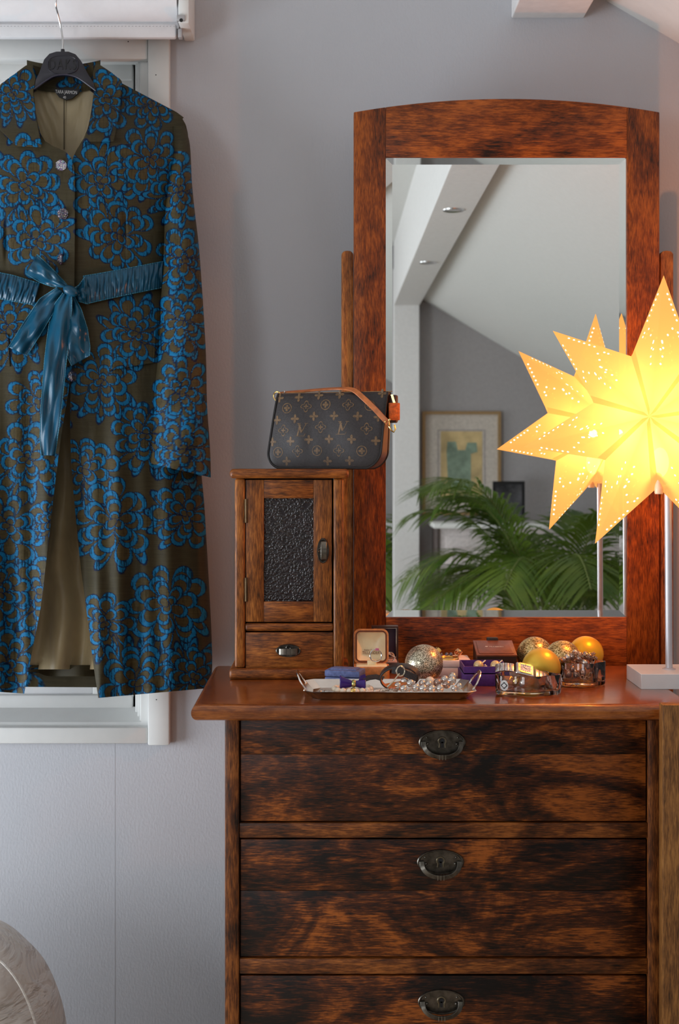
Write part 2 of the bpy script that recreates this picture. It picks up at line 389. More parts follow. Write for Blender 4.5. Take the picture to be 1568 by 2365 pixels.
def pull(cx, cz, y, parent, a=.0345, c=.0185, bail=True):
    """oval back plate with raised rim, keyhole escutcheon and hanging strap handle; plate faces -y"""
    R = Matrix.Translation((cx, y, cz)) @ Matrix.Rotation(math.pi/2, 4, 'X')
    pr = [(1.0, 0), (1.0, .0022), (.97, .0032), (.92, .0032), (.88, .0018), (.5, .0016), (.01, .0016)]
    bb = MB(); vs_ = []; n = 40
    for f, h in pr: vs_ += [(a*f*math.cos(2*math.pi*k/n), c*f*math.sin(2*math.pi*k/n), h) for k in range(n)]
    fs = [(i*n+k, i*n+(k+1) % n, (i+1)*n+(k+1) % n, (i+1)*n+k) for i in range(len(pr)-1) for k in range(n)]
    bb.add(vs_, fs, R)
    for s in (-1, 1):
        bb.sphere((s*a*.62, -.002, .003), .0022, 10, 6, xf=R); bb.sphere((s*a*.66, c*.38, .002), .0016, 8, 5, xf=R)
    pt = bb.build('pull_plate', BRONZE, parent)
    if bail:
        # ring of small beads round the keyhole, and the hole
        e = [(.0056*math.cos(t), .0056*math.sin(t)+.002, .0022) for t in [math.pi*(k/10*1.5-.25) for k in range(11)]]
        e = [(.0045, -.0075, .0022)]+e+[(-.0045, -.0075, .0022)]
        MB().tube(e, .0011, 6, xf=R).build('keyhole_plate', plain('worn_brass', (.22, .19, .13), .35, 1, var=.2), parent)
        MB().lathe([(.0033, .0019), (.0033, .0024)], 14, (0, .002, 0), xf=R).box(-.0017, .0017, -.0075, .001, .0019, .0024, xf=R).build('keyhole', BLACK, parent, smooth=False)
        path = []
        for k in range(25):
            t = math.pi*(k/24); path.append((-a*.80*math.cos(t), -math.sin(t)**.8*.0205+.001, .004+.0085*math.sin(t)**.6))
        mb = MB().tube(path, .001, flat=(.0072, .0022), up=(0, -.45, 1), xf=R)
        mb.build('bail_pull', BRONZE, parent)
        bands = MB()
        for t in (-.0055, -.001, .0035):
            bands.box(t, t+.0008, -.0232, -.0162, .0105, .0150, xf=R)
        bands.build('pull_band', plain('worn_edge', (.30, .28, .23), .35, 1), parent, smooth=False)
    return pt
def drawer(y0, y1, joint, py, pxc=1022):
    zf0, zf1 = Z(y1, DC), Z(y0, DC); zj = Z(joint, DC); yf = DC-2.5+.006
    body = MB().box(X(556, DC), X(1493, DC), yf+.02, yf+.06, zf0+.003, zf1-.003).build('drawer', W['drawer'], dr, smooth=False)
    MB().box(X(554.5, DC), X(1494, DC), yf, yf+.02, zj, zf1, .0012).build('front_board', W['drawer'], body)
    MB().box(X(554.5, DC), X(1494, DC), yf, yf+.02, zf0, zj, .0012).build('front_board', W['drawer'], body)
    pull(X(pxc, DC), Z(py, DC), yf, body)
drawer(1662, 1899, 1744, 1716, 1022)
drawer(1941, 2213, 2060, 1993, 1018)
drawer(2257, 2558, 2400, 2317, 1020)
drawer(2602, 2931, 2740, 2680, 1020)

# wooden panel standing in front of the dresser's right end
pn = thing('wooden_panel', 'plain brown wooden end panel standing in front of the edge of the chest of drawers', 'panel', (X(1530, 1.9)+.45, 1.9-2.5+.012, 0))
MB().box(X(1530.5, 1.9), X(1530.5, 1.9)+.9, -.6, -.577, .06, Z(1628, 1.9), .002).build('board', W['panel'], pn)
for x in (X(1530.5, 1.9)+.02, X(1530.5, 1.9)+.84): MB().box(x, x+.04, -.6+.001, -.577-.001, 0, .062, .002).build('leg', W['panel'], pn)

# ------------------------------------------------------------------ tall mirror
MF = 2.385
mi = thing('standing_mirror', 'tall mirror in an arched dark wood frame held between two posts behind the chest', 'mirror', (X(1170, MF), MF-2.5+.02, 0))
mx0, mx1, gx0, gx1 = X(817, MF), X(1523, MF), X(891, MF), X(1448, MF)
gz1, gz0, mzb = Z(362, MF), Z(1426, MF), Z(1556, MF)
ya, yb_ = MF-2.5, MF-2.5+.03
def arch(x):   # arched top: ends at y=259 px, crown 228 px
    u = (x-(mx0+mx1)/2)/((mx1-mx0)/2); return Z(228, MF)-(Z(228, MF)-Z(259, MF))*u*u
def arched(x0, x1, z0): return [(x0, z0), (x1, z0)]+[(x1+(x0-x1)*k/20, arch(x1+(x0-x1)*k/20)) for k in range(21)]
MB().prism(arched(mx0, gx0, mzb), ya, yb_, bev=.0012).build('frame_stile', W['frame_v'], mi)
MB().prism(arched(gx1, mx1, mzb), ya, yb_, bev=.0012).build('frame_stile', W['frame_v'], mi)
MB().prism(arched(gx0, gx1, gz1), ya+.0004, yb_, bev=.0008).build('frame_top_rail', W['frame_h'], mi)
MB().box(gx0, gx1, ya+.0004, yb_, mzb, gz0, .0012).build('frame_bottom_rail', W['frame_h'], mi)
MIR = plain('mirror_silver', (.90, .92, .90), .0, 1, var=0)
BEVM = plain('mirror_bevel', (.88, .92, .90), .01, 1, var=0)
yg = ya+.010; bw = .0118
gm = MB().add([(gx0+bw, yg, gz0+bw), (gx1-bw, yg, gz0+bw), (gx1-bw, yg, gz1-bw), (gx0+bw, yg, gz1-bw)], [(0, 1, 2, 3)]).build('mirror_glass', MIR, mi, smooth=False)
bo = -.0011
o4 = [(gx0, yg+bo, gz0), (gx1, yg+bo, gz0), (gx1, yg+bo, gz1), (gx0, yg+bo, gz1)]
i4 = [(gx0+bw, yg, gz0+bw), (gx1-bw, yg, gz0+bw), (gx1-bw, yg, gz1-bw), (gx0+bw, yg, gz1-bw)]
for k in range(4):
    MB().add([o4[k], o4[(k+1) % 4], i4[(k+1) % 4], i4[k]], [(0, 1, 2, 3)]).build('glass_bevel', BEVM, mi, smooth=False)
MB().box(gx0-.01, gx1+.01, yg+.003, yb_+.004, gz0-.01, gz1+.01).build('backing_board', W['dark'], mi, smooth=False)
for a0, a1 in ((788.5, 816), (1526, 1556)):
    x0, x1 = X(a0, 2.39), X(a1, 2.39); zt_ = Z(578, 2.39)
    pb = MB().prism([(x0, .03), (x1, .03), (x1, zt_-.006), (x1-.004, zt_-.001), ((x0+x1)/2, zt_), (x0+.004, zt_-.001), (x0, zt_-.006)], -.108, -.078, bev=.002)
    pb.build('post', W['cab_v'], mi)
    MB().box(x0-.005, x1+.005, -.16, -.02, 0, .03, .004).build('foot', W['frame_v'], mi)
MB().box(X(817, 2.39), X(1526, 2.39), -.1, -.085, .12, .17, .003).build('stretcher', W['frame_h'], mi)

# ------------------------------------------------------------------ small cabinet on the dresser
CF = DT(1570)
cb = thing('small_cabinet', 'small wooden cabinet with a dark textured glass door and one drawer on the chest', 'cabinet', (X(668, CF), CF-2.5+.065, TOPZ))
cback = CF+.135
c0 = CF+.008
yb1 = cback-2.5
MB().box(X(530, CF), X(806, CF), CF-2.5, yb1, Z(1105, CF), Z(1083, CF), .0062, 4).build('top_board', W['cab_h'], cb)
MB().box(X(529, CF), X(806, CF), CF-2.5, yb1, TOPZ, Z(1545, CF), .005, 3).build('base_board', W['cab_h'], cb)
zb0, zb1 = Z(1545, CF), Z(1105, CF)
for a0, a1 in ((542, 565.5), (770, 793.5)):
    MB().box(X(a0, c0), X(a1, c0), c0-2.5, c0-2.5+.02, zb0, zb1, .004, 3).build('corner_post', W['cab_v'], cb)
    MB().box(X(a0, c0)+.001, X(a1, c0)-.002, c0-2.5+.02, yb1-.002, zb0, zb1).build('side_panel', W['cab_v'], cb, smooth=False)
MB().box(X(565, c0), X(770, c0), c0-2.5+.03, yb1-.002, zb0, zb1).build('carcass', W['dark'], cb, smooth=False)
MB().box(X(565.5, c0), X(770, c0), c0-2.5+.001, c0-2.5+.02, Z(1458, c0), Z(1440, c0), .004, 3).build('middle_rail', W['cab_h'], cb)
yd = c0-2.5+.003
door = MB().box(X(567, c0), X(609, c0), yd, yd+.014, Z(1437, c0), Z(1108, c0), .0012).build('door', W['cab_v'], cb)
MB().box(X(724, c0), X(766.5, c0), yd, yd+.014, Z(1437, c0), Z(1108, c0), .0012).build('door_stile', W['cab_v'], door)
MB().box(X(609, c0), X(724, c0), yd+.0003, yd+.014, Z(1151, c0), Z(1108, c0), .001).build('door_rail', W['cab_h'], door)
MB().box(X(609, c0), X(724, c0), yd+.0003, yd+.014, Z(1437, c0), Z(1390, c0), .001).build('door_rail', W['cab_h'], door)
q = N('hammered_dark_glass'); q.set(Roughness=.14, IOR=1.6); q.l(q.ramp(q.noise(q.coord(rnd=False), 60, 2), [(.3, (.008, .005, .006)), (.7, (.016, .009, .011))]), q.b.inputs['Base Color'])
q.b.inputs['Specular IOR Level'].default_value = .55
gw, gh = X(726, c0)-X(607, c0), Z(1149, c0)-Z(1392, c0); rgl = random.Random(5)
nxg, nzg = 130, 262; Hh = np.zeros((nzg+1, nxg+1)); Gz, Gx = np.mgrid[0:nzg+1, 0:nxg+1]
for _ in range(1500):      # raised worm-like ridges
    ci, cj, an = rgl.uniform(0, nzg), rgl.uniform(0, nxg), rgl.uniform(0, math.pi)
    a0, a1, b0, b1 = int(max(0, ci-8)), int(min(nzg, ci+9)), int(max(0, cj-8)), int(min(nxg, cj+9))
    dz_, dx_ = Gz[a0:a1, b0:b1]-ci, Gx[a0:a1, b0:b1]-cj; s1 = dx_*math.cos(an)+dz_*math.sin(an); s2 = -dx_*math.sin(an)+dz_*math.cos(an)
    Hh[a0:a1, b0:b1] = np.maximum(Hh[a0:a1, b0:b1], np.exp(-(s1/3.6)**2-(s2/1.25)**2))
gp_ = np.stack([X(607, c0)+Gx/nxg*gw, yd+.007-Hh*.0011, Z(1392, c0)+Gz/nzg*gh], -1)
gridobj('door_glass', gp_[::-1], q.m, door)
for py in (1180, 1362):
    MB().box(X(564.5, c0), X(572, c0), yd-.0016, yd+.002, Z(py+28, c0), Z(py-28, c0), .0007).cyl((X(568, c0), yd-.0018, Z(py+27, c0)), (X(568, c0), yd-.0018, Z(py-27, c0)), .0017, 8).build('hinge', plain('aged_brass', (.13, .085, .045), .4, .9, var=.2), door)
def cup(cx, cz, y, a, c, parent, vert=False):
    """oval cup pull: rimmed oval plate with a half-barrel grip"""
    R = Matrix.Translation((cx, y, cz)) @ Matrix.Rotation(math.pi/2, 4, 'X') @ (Matrix.Rotation(math.pi/2, 4, 'Z') if vert else Matrix.Identity(4))
    pr = [(1, 0), (1, .002), (.95, .003), (.87, .003), (.82, .0012), (.01, .0012)]; n = 36; vs_ = []
    for f, h in pr: vs_ += [(a*f*math.cos(2*math.pi*k/n), c*f*math.sin(2*math.pi*k/n), h) for k in range(n)]
    bb = MB().add(vs_, [(i*n+k, i*n+(k+1) % n, (i+1)*n+(k+1) % n, (i+1)*n+k) for i in range(len(pr)-1) for k in range(n)], R)
    h = bb.build('pull_plate', BRONZE, parent)
    path = [(-a*.75*math.cos(math.pi*k/14), -c*.12, .001+.0062*math.sin(math.pi*k/14)**.7) for k in range(15)]
    g = MB().tube(path, .001, flat=(c*.95, .0016), up=lambda i: (-math.cos(math.pi*i/14), 0, max(.15, math.sin(math.pi*i/14))), xf=R)
    g.build('grip', plain('worn_bronze', (.20, .18, .15), .3, 1, var=.2), parent)
    MB().box(-.0035, -.0028, -c*.55, c*.36, .0064, .0084, xf=R).box(.0028, .0035, -c*.55, c*.36, .0064, .0084, xf=R).build('grip_band', BRONZE, parent, smooth=False)
    MB().lathe([(.0035, .0012), (.0045, .002), (.0035, .0026), (.002, .0014)], 14, (0, c*.42, 0), xf=R).build('rosette', BRONZE, parent)
cup(X(746, c0), Z(1272, c0), yd, .0205, .0098, door, True)
dw = MB().box(X(567, c0), X(769, c0), yd, yd+.014, Z(1544, c0), Z(1461, c0), .0012).build('drawer', W['cab_h'], cb)
cup(X(666, c0), Z(1503, c0), yd, .0203, .0105, dw)

# ------------------------------------------------------------------ handbag on the small cabinet
BD, BPH = 2.235, math.radians(18)
bz0 = Z(1083, CF)
bag = thing('handbag', 'small dark brown canvas handbag with gold monogram print and tan leather strap on the cabinet', 'handbag', (X(765, BD), BD-2.5, bz0))
BM = Matrix.Translation(ORG[bag]) @ Matrix.Rotation(-BPH, 4, 'Z')
H = .1255
def bl_(z):      # left and right outline of the front panel at height z
    l = -.107+.016*(z/H); r = .090+.009*(z/H); rc = .03
    if z < rc: k = rc-math.sqrt(max(0, rc*rc-(rc-z)**2)); l += k; r -= k
    return l, r
def half(z): return .006+.0175*(1-(z/H))**.55
def front_y(u, z):
    l, r = bl_(z); s = (2*u-l-r)/(r-l); t = z/H
    bul = max(0, 1-s*s)**.6*max(0, math.sin(math.pi*min(1, t*.9+.08)))**.7
    return -half(z)-.0095*bul+.0016*math.sin(u*70+z*30)*bul+.0022*math.exp(-((u+.028)/.012)**2-((z-.045)/.03)**2)
LEA = plain('monogram_canvas', (.022, .016, .016), .5, var=.15, nscale=300, bump=.35, bscale=900)
TRIM = plain('brown_leather_trim', (.055, .018, .010), .5, var=.2)
TAN = plain('tan_leather', (.45, .125, .028), .45, var=.15, bump=.2, bscale=500)
rows, cols = 40, 56; fr = []; bk = []
for i in range(rows+1):
    z = .001+(H-.001)*i/rows; l, r = bl_(z)
    fr.append([(l+(r-l)*j/cols, front_y(l+(r-l)*j/cols, z), z) for j in range(cols+1)])
    bk.append([(l+(r-l)*j/cols, -front_y(l+(r-l)*j/cols, z)*.92, z) for j in range(cols+1)])
def grid_mb(g, mb=None, flip=False, xf=None):
    mb = mb or MB(); R_, C_ = len(g), len(g[0]); vs_ = [p for r in g for p in r]
    fs = [(i*C_+j, i*C_+j+1, (i+1)*C_+j+1, (i+1)*C_+j) for i in range(R_-1) for j in range(C_-1)]
    if flip: fs = [f[::-1] for f in fs]
    return mb.add(vs_, fs, xf)
grid_mb(fr, xf=BM).build('front_panel', LEA, bag)
grid_mb(bk, flip=True, xf=BM).build('back_panel', LEA, bag)
edge = [(bl_(.001+(H-.001)*(1-i/rows))[0], .001+(H-.001)*(1-i/rows)) for i in range(rows+1)]+[(bl_(.001)[0]+(bl_(.001)[1]-bl_(.001)[0])*k/10, .001) for k in range(1, 10)]+[(bl_(.001+(H-.001)*i/rows)[1], .001+(H-.001)*i/rows) for i in range(rows+1)]
gus = [[(u, front_y(u, z)+.0006, z) for u, z in edge], [(u*1.012+.001, 0, z-.0008) for u, z in edge], [(u, -front_y(u, z)*.92, z) for u, z in edge]]
grid_mb(gus, flip=True, xf=BM).build('gusset', plain('dark_gusset', (.05, .014, .009), .45, var=.15), bag)
MB().tube([(u*1.004, front_y(u, z)-.0004, z) for u, z in edge], .0019, 8, xf=BM).build('piping', plain('black_piping', (.012, .010, .010), .32), bag)
MB().tube([(u*1.004, -front_y(u, z)*.92, z) for u, z in edge], .0019, 8, xf=BM).build('piping', plain('black_piping_back', (.012, .010, .010), .32), bag)
tl, tr = bl_(H)
MB().box(tl, tr, -.0068, .0062, H-.002, H+.0012, .0008, xf=BM).build('zip_tape', TRIM, bag)
MB().box(tl+.004, tr+.006, -.0018, .0018, H+.001, H+.0022, xf=BM).build('zipper', plain('dark_brass', (.16, .10, .045), .4, .9), bag, smooth=False)
GP = plain('gold_brown_print', (.13, .072, .030), .5, var=.25, nscale=250)
pr = MB()
def decal(poly, cu, cz_, s=1.0, rot=0.0):
    """flat print following the panel's curve: ring of points plus centre"""
    c_, s_ = math.cos(rot), math.sin(rot); out = []
    for x, y in poly: out.append((cu+(x*c_-y*s_)*s, cz_+(x*s_+y*c_)*s))
    l, r = bl_(cz_)
    cx_ = sum(p[0] for p in out)/len(out); cy_ = sum(p[1] for p in out)/len(out)
    vs_ = [(cx_, cy_)]+out; L = len(out)
    vs3 = [(u, front_y(u, min(H-.001, max(.002, z)))-.0004, z) for u, z in vs_]
    pr.add(vs3, [(0, 1+k, 1+(k+1) % L) for k in range(L)], BM)
def ringd(fo, fi, cu, cz_, n=24):
    o = [fo(2*math.pi*k/n) for k in range(n)]; i_ = [fi(2*math.pi*k/n) for k in range(n)]
    vs_ = [(cu+p[0], cz_+p[1]) for p in o+i_]
    pr.add([(u, front_y(u, min(H-.001, max(.002, z)))-.0004, z) for u, z in vs_], [(k, (k+1) % n, n+(k+1) % n, n+k) for k in range(n)], BM)
def petal4(cu, cz_, s, n4=24, sharp=False):
    poly = []
    for k in range(n4):
        a = 2*math.pi*k/n4; rr_ = (.45+.55*abs(math.cos(2*a))) if not sharp else (.30+.70*abs(math.cos(2*a))**1.5)
        poly.append((rr_*math.cos(a), rr_*math.sin(a)))
    decal(poly, cu, cz_, s)
def diam(r): return lambda a: ((lambda k: (k*math.cos(a), k*math.sin(a)))(r*(.56+.44*abs(math.cos(2*a))**1.6)))
def uv(cx_, cy_):
    px, py = 600+cx_/4.356, 870+cy_/4.356
    return (px-765)*BD/F/math.cos(BPH), Z(py, BD)-bz0
for cx_, cy_ in [(415, 205), (615, 188), (825, 182), (1240, 180), (215, 210), (205, 435), (398, 425), (585, 400), (790, 400), (1020, 405), (1215, 415), (165, 655), (360, 650), (545, 635), (748, 630), (972, 635), (1200, 650), (320, 850), (735, 850), (950, 845)]:
    petal4(*uv(cx_, cy_), .0079, sharp=True)
for cx_, cy_ in [(305, 315), (695, 285), (1130, 300), (230, 760), (630, 745), (1070, 750)]:
    u, z = uv(cx_, cy_); ringd(lambda a: (.0088*math.cos(a), .0088*math.sin(a)), lambda a: (.0073*math.cos(a), .0073*math.sin(a)), u, z); petal4(u, z, .0055)
for cx_, cy_ in [(500, 300), (920, 290), (280, 540), (660, 510), (1110, 530), (435, 750), (845, 745)]:
    u, z = uv(cx_, cy_); ringd(diam(.0100), diam(.0082), u, z, 32); petal4(u, z, .0042, sharp=True)
def bar(x0, y0, x1, y1, t): 
    dx, dy = x1-x0, y1-y0; L = math.hypot(dx, dy); nx, ny = -dy/L*t/2, dx/L*t/2
    return [(x0+nx, y0+ny), (x1+nx, y1+ny), (x1-nx, y1-ny), (x0-nx, y0-ny)]
for cx_, cy_ in [(465, 535), (875, 520)]:
    u, z = uv(cx_, cy_)
    for sg in [(-.2, .7, -.55, -1, .26), (-1, -1, .55, -1, .10), (.55, -1, .75, -.6, .10), (-.55, .72, .05, .72, .10),
               (-.35, 1, .1, -.45, .30), (.1, -.45, .85, 1, .12), (-.65, 1, -.05, 1, .10), (.55, 1, 1.15, 1, .10)]:
        decal(bar(*sg), u, z, .0105)
pr.build('monogram_print', GP, bag, smooth=True)
sp = [(-.094, .0, H+.001), (-.08, .004, H+.003), (-.05, .006, H+.005), (-.01, .004, H+.0075), (.02, -.002, H+.0075), (.042, -.010, H+.004), (.062, -.019, H-.010), (.082, -.026, H-.027), (.098, -.029, H-.043), (.106, -.028, H-.051)]
def smooth_path(p, n=6):
    out = []; p = [Vector(a) for a in p]
    for i in range(len(p)-1):
        a, b_, c_, d_ = p[max(0, i-1)], p[i], p[i+1], p[min(len(p)-1, i+2)]
        for k in range(n):
            t = k/n; out.append(.5*((2*b_)+(c_-a)*t+(2*a-5*b_+4*c_-d_)*t*t+(3*b_-a-3*c_+d_)*t**3))
    out.append(p[-1]); return out
spp = smooth_path(sp)
MB().tube(spp, .001, flat=(.0088, .0026), up=lambda i: (0, -.4-.6*min(1, max(0, (i-22)/20)), 1.0-.9*min(1, max(0, (i-22)/20))), xf=BM).build('strap', TAN, bag)
def ringpath(c, r, ax, n=18, sq=1.0):
    ax = Vector(ax).normalized(); u = ax.orthogonal().normalized(); v_ = ax.cross(u); return [Vector(c)+u*r*math.cos(2*math.pi*k/n)+v_*r*sq*math.sin(2*math.pi*k/n) for k in range(n)]
MB().tube(ringpath((-.096, 0, H-.003), .0075, (.3, 1, 0), sq=1.0), .0012, 8, True, xf=BM).build('strap_ring', GOLD, bag)
MB().tube(ringpath((-.082, -.001, H+.003), .003, (1, .2, 0)), .001, 6, True, xf=BM).build('zip_pull', SILVER, bag)
TB = BM @ Matrix.Translation((.1095, -.004, H-.032)) @ Matrix.Rotation(math.radians(30), 4, 'Z')
MB().box(-.0095, .0095, -.0022, .0022, -.014, .0145, .0014, xf=TB).build('leather_tab', plain('orange_leather', (.52, .115, .016), .45, var=.2, nscale=200, bump=.5, bscale=420), bag)
MB().box(.098, .1125, -.001, .012, H-.05, H-.004, .003, xf=BM).build('zip_end', TRIM, bag)
zz = MB()
for k in range(8): zz.box(.1035+k*.0006, .1075+k*.0006, -.0035, -.001, H-.004-k*.0019, H-.0053-k*.0019, xf=BM)
zz.build('zipper_teeth', GOLD, bag, smooth=False)
ck = MB().tube(ringpath((.108, -.030, H-.052), .0042, (1, .3, 0)), .0011, 8, True, xf=BM).tube([(.108, -.030, H-.056), (.1115, -.030, H-.063), (.1155, -.029, H-.066), (.118, -.028, H-.061), (.1165, -.029, H-.054)], .0014, 8, xf=BM).sphere((.102, -.0305, H-.049), .0016, 8, 6, xf=BM).sphere((.109, -.031, H-.046), .0022, 8, 6, xf=BM)
ck.build('clasp', GOLD, bag)

# ------------------------------------------------------------------ paper star lamp
LD = 2.126
lamp = thing('star_lamp', 'glowing yellow paper star lamp with punched dots on a grey pole and white block', 'lamp', (X(1545, LD), LD-2.5, TOPZ))
lx = X(1545, LD); ly = LD-2.5
MB().box(lx-.056, lx+.056, ly-.051, ly+.051, TOPZ, TOPZ+.0235, .0006, 1).build('base_block', plain('white_block', (.78, .76, .75), .5, var=.01, bump=.05), lamp)
GREYP = plain('grey_pole', (.58, .58, .62), .35, .3, var=.02)
MB().cyl((lx, ly, TOPZ+.0235), (lx-.0015, ly, Z(1128, LD)), .0056, 20).build('pole', GREYP, lamp)
MB().lathe([(.0105, 0), (.0105, .0012), (.0075, .0022), (.006, .0025)], 24, (lx, ly, TOPZ+.0235)).build('pole_collar', GREYP, lamp)
SCN = Vector((X(1524, LD), ly, Z(966, LD))); SR, sr, SH = .226, .109, .088; yaw = math.radians(24)
e1 = Vector((math.cos(yaw), -math.sin(yaw), 0)); e2 = Vector((0, 0, 1)); nf = Vector((-math.sin(yaw), -math.cos(yaw), 0))
def sp_(r, k, h=0): a = 2*math.pi*k/7+math.radians(-1.5); return SCN+e1*(-r*math.sin(a))+e2*(r*math.cos(a))+nf*h
q = N('star_paper'); tr_ = q.n('ShaderNodeBsdfTranslucent'); tp = q.n('ShaderNodeBsdfTransparent'); df = q.n('ShaderNodeBsdfDiffuse')
nz = q.noise(q.coord(), 90, 3)
q.l(q.ramp(nz, [(.3, (.17, .11, .042)), (.7, (.18, .117, .044))]), tr_.inputs[0]); tp.inputs[0].default_value = (1, .50, .21, 1); df.inputs[0].default_value = (.16, .11, .05, 1)
m1 = q.n('ShaderNodeMixShader', Fac=.38); m2 = q.n('ShaderNodeMixShader', Fac=.42)
q.l(tr_.outputs[0], m1.inputs[1]); q.l(df.outputs[0], m1.inputs[2]); q.l(m1.outputs[0], m2.inputs[1]); q.l(tp.outputs[0], m2.inputs[2])
glw = q.n('ShaderNodeEmission', Strength=.75); glw.inputs[0].default_value = (1.0, .47, .13, 1); ads = q.n('ShaderNodeAddShader'); q.l(m2.outputs[0], ads.inputs[0]); q.l(glw.outputs[0], ads.inputs[1]); q.l(ads.outputs[0], q.out.inputs[0])
PAPER = q.m
q = N('hole_light'); em = q.n('ShaderNodeEmission', Strength=2.2); em.inputs[0].default_value = (1, .93, .70, 1); q.l(em.outputs[0], q.out.inputs[0]); HOLE = q.m
bary = []
for t in (.80, .735, .67, .605, .54, .475): bary.append((.05, t))
for v_ in (.38, .27, .14): bary.append((1-.455-v_, .455))
for t in (.36, .31): bary.append((.10, t))
bary += [(.42, .40), (.48, .34), (.47, .42), (.55, .30), (.40, .47)]
holes = MB()
for k in range(7):
    pt = MB()
    for sgn in (1, -1):
        A = SCN+nf*(SH*sgn); T = sp_(SR, k)+nf*(.0006*sgn); V0 = sp_(sr, k-.5); V1 = sp_(sr, k+.5)
        pt.add([A, T, V1, V0], [(0, 1, 2), (0, 3, 1)] if sgn > 0 else [(0, 2, 1), (0, 1, 3)])
        for V in (V0, V1):
            nn = ((T-A).cross(V-A)).normalized()
            if nn.dot(nf)*sgn < 0: nn = -nn
            for a, t in bary:
                v_ = 1-a-t; c_ = A*a+T*t+V*v_+nn*.0006
                if t > .5 and v_ < .02: continue
                u_ = (T-A).normalized(); w_ = nn.cross(u_)
                holes.add([c_+(u_*math.cos(2*math.pi*j/8)+w_*math.sin(2*math.pi*j/8))*.0019 for j in range(8)], [tuple(range(8))])
    p_ = pt.build('star_point', PAPER, lamp, smooth=False)
    fp = MB()
    for sgn in (1, -1):
        A = SCN+nf*(SH*sgn); T = sp_(SR, k); V = sp_(sr, k+.5); nn = ((T-A).cross(V-A)).normalized()
        if nn.dot(nf)*sgn < 0: nn = -nn
        tv = (T-V).normalized()
        fp.add([A+nn*.0009, V+nn*.0009, V+tv*.014+nn*.0009+(A-V)*.03, A+(T-A)*.05+nn*.0009], [(0, 1, 2, 3)])
    fp.build('glue_flap', PAPER, p_, smooth=False)
ho = holes.build('punched_holes', HOLE, lamp, smooth=False); ho['kind'] = 'stuff'
sk = P(1520, 1132, LD)
MB().lathe([(.006, -.006), (.0068, -.004), (.0068, .004), (.0055, .012), (.0052, .03)], 16, (sk[0], sk[1]-.004, sk[2])).build('socket', plain('clear_white_plastic', (.85, .7, .5), .3), lamp)
MB().tube([(sk[0], sk[1]-.004, sk[2]+.004), (lx-.004, ly, Z(1124, LD)), (lx-.0015, ly, Z(1120, LD))], .003, 8).build('socket_arm', plain('white_plastic_arm', (.8, .7, .55), .4), lamp)
q = N('bulb_glow'); em = q.n('ShaderNodeEmission', Strength=5); em.inputs[0].default_value = (1, .72, .38, 1); q.l(em.outputs[0], q.out.inputs[0])
MB().sphere((SCN.x, ly, SCN.z-.070), .014, 16, 10, (1, 1, 1.7)).build('bulb', q.m, lamp)
ll = bpy.data.lights.new('bulb_light', 'POINT'); ll.energy = 13; ll.color = (1, .55, .24); ll.shadow_soft_size = .008
lo = bpy.data.objects.new('bulb_light', ll); col.objects.link(lo); lo.location = (SCN.x, ly, SCN.z-.012)
cord = [(.57, -.27, TOPZ+.001), (.58, -.22, TOPZ+.0015), (.555, -.20, TOPZ+.003), (.55, -.192, TOPZ+.002), (.60, -.19, TOPZ+.0015)]
MB().tube(smooth_path([(lx+.056, ly+.03, TOPZ+.004), (.615, ly+.06, TOPZ+.002), (.585, ly+.10, TOPZ+.0025), (.60, ly+.15, TOPZ+.0021)]), .0018, 8).build('cord', plain('clear_cord', (.55, .48, .42), .3), lamp)

# ------------------------------------------------------------------ jewellery on the dresser
def rr(w_, h_, r, n=6):
    out = []
    for cx_, cz_, a0 in ((w_/2-r, h_/2-r, 0), (-w_/2+r, h_/2-r, 90), (-w_/2+r, -h_/2+r, 180), (w_/2-r, -h_/2+r, 270)):
        for k in range(n+1): a = math.radians(a0+90*k/n); out.append((cx_+r*math.cos(a), cz_+r*math.sin(a)))
    return out
def rframe(mb, w_, h_, r, t, y0, y1, xf):
    """rounded rectangular frame in xz, between y0 (front) and y1 (back)"""
    o = rr(w_, h_, r); i_ = rr(w_-2*t, h_-2*t, max(.0005, r-t)); n = len(o)
    vs_ = [(p[0], y0, p[1]) for p in o]+[(p[0], y0, p[1]) for p in i_]+[(p[0], y1, p[1]) for p in o]+[(p[0], y1, p[1]) for p in i_]
    fs = []
    for k in range(n):
        j = (k+1) % n
        fs += [(k, n+k, n+j, j), (2*n+k, k, j, 2*n+j), (n+k, 3*n+k, 3*n+j, n+j), (3*n+k, 2*n+k, 2*n+j, 3*n+j)]
    return mb.add(vs_, fs, xf)
TR = Matrix.Translation
def at(px, d, z=TOPZ, yaw=0): return TR((X(px, d), d-2.5, z)) @ Matrix.Rotation(yaw, 4, 'Z')
def base(px, d): return (X(px, d), d-2.5, TOPZ)

# silver tray
ty0, ty1 = 1.985-2.5, 2.078-2.5; tx0, tx1 = X(722, 1.99), X(1078, 1.99)
tray = thing('silver_tray', 'shallow silver tray with looped handles holding bracelets and bead necklaces', 'tray', ((tx0+tx1)/2, (ty0+ty1)/2, TOPZ))
fl_, rh = .0125, .0125
def loop(e, z, c=.012): return [(tx0-e+c, ty0-e, z), (tx1+e-c, ty0-e, z), (tx1+e, ty0-e+c, z), (tx1+e, ty1+e-c, z), (tx1+e-c, ty1+e, z), (tx0-e+c, ty1+e, z), (tx0-e, ty1+e-c, z), (tx0-e, ty0-e+c, z)]
L = [loop(0, TOPZ+.0005), loop(fl_, TOPZ+rh), loop(fl_+.0012, TOPZ+rh+.0006), loop(fl_, TOPZ+rh+.0012), loop(0, TOPZ+.002)]
vs_ = [p for l in L for p in l]; fs = [(i*8+k, i*8+(k+1) % 8, (i+1)*8+(k+1) % 8, (i+1)*8+k) for i in range(4) for k in range(8)]
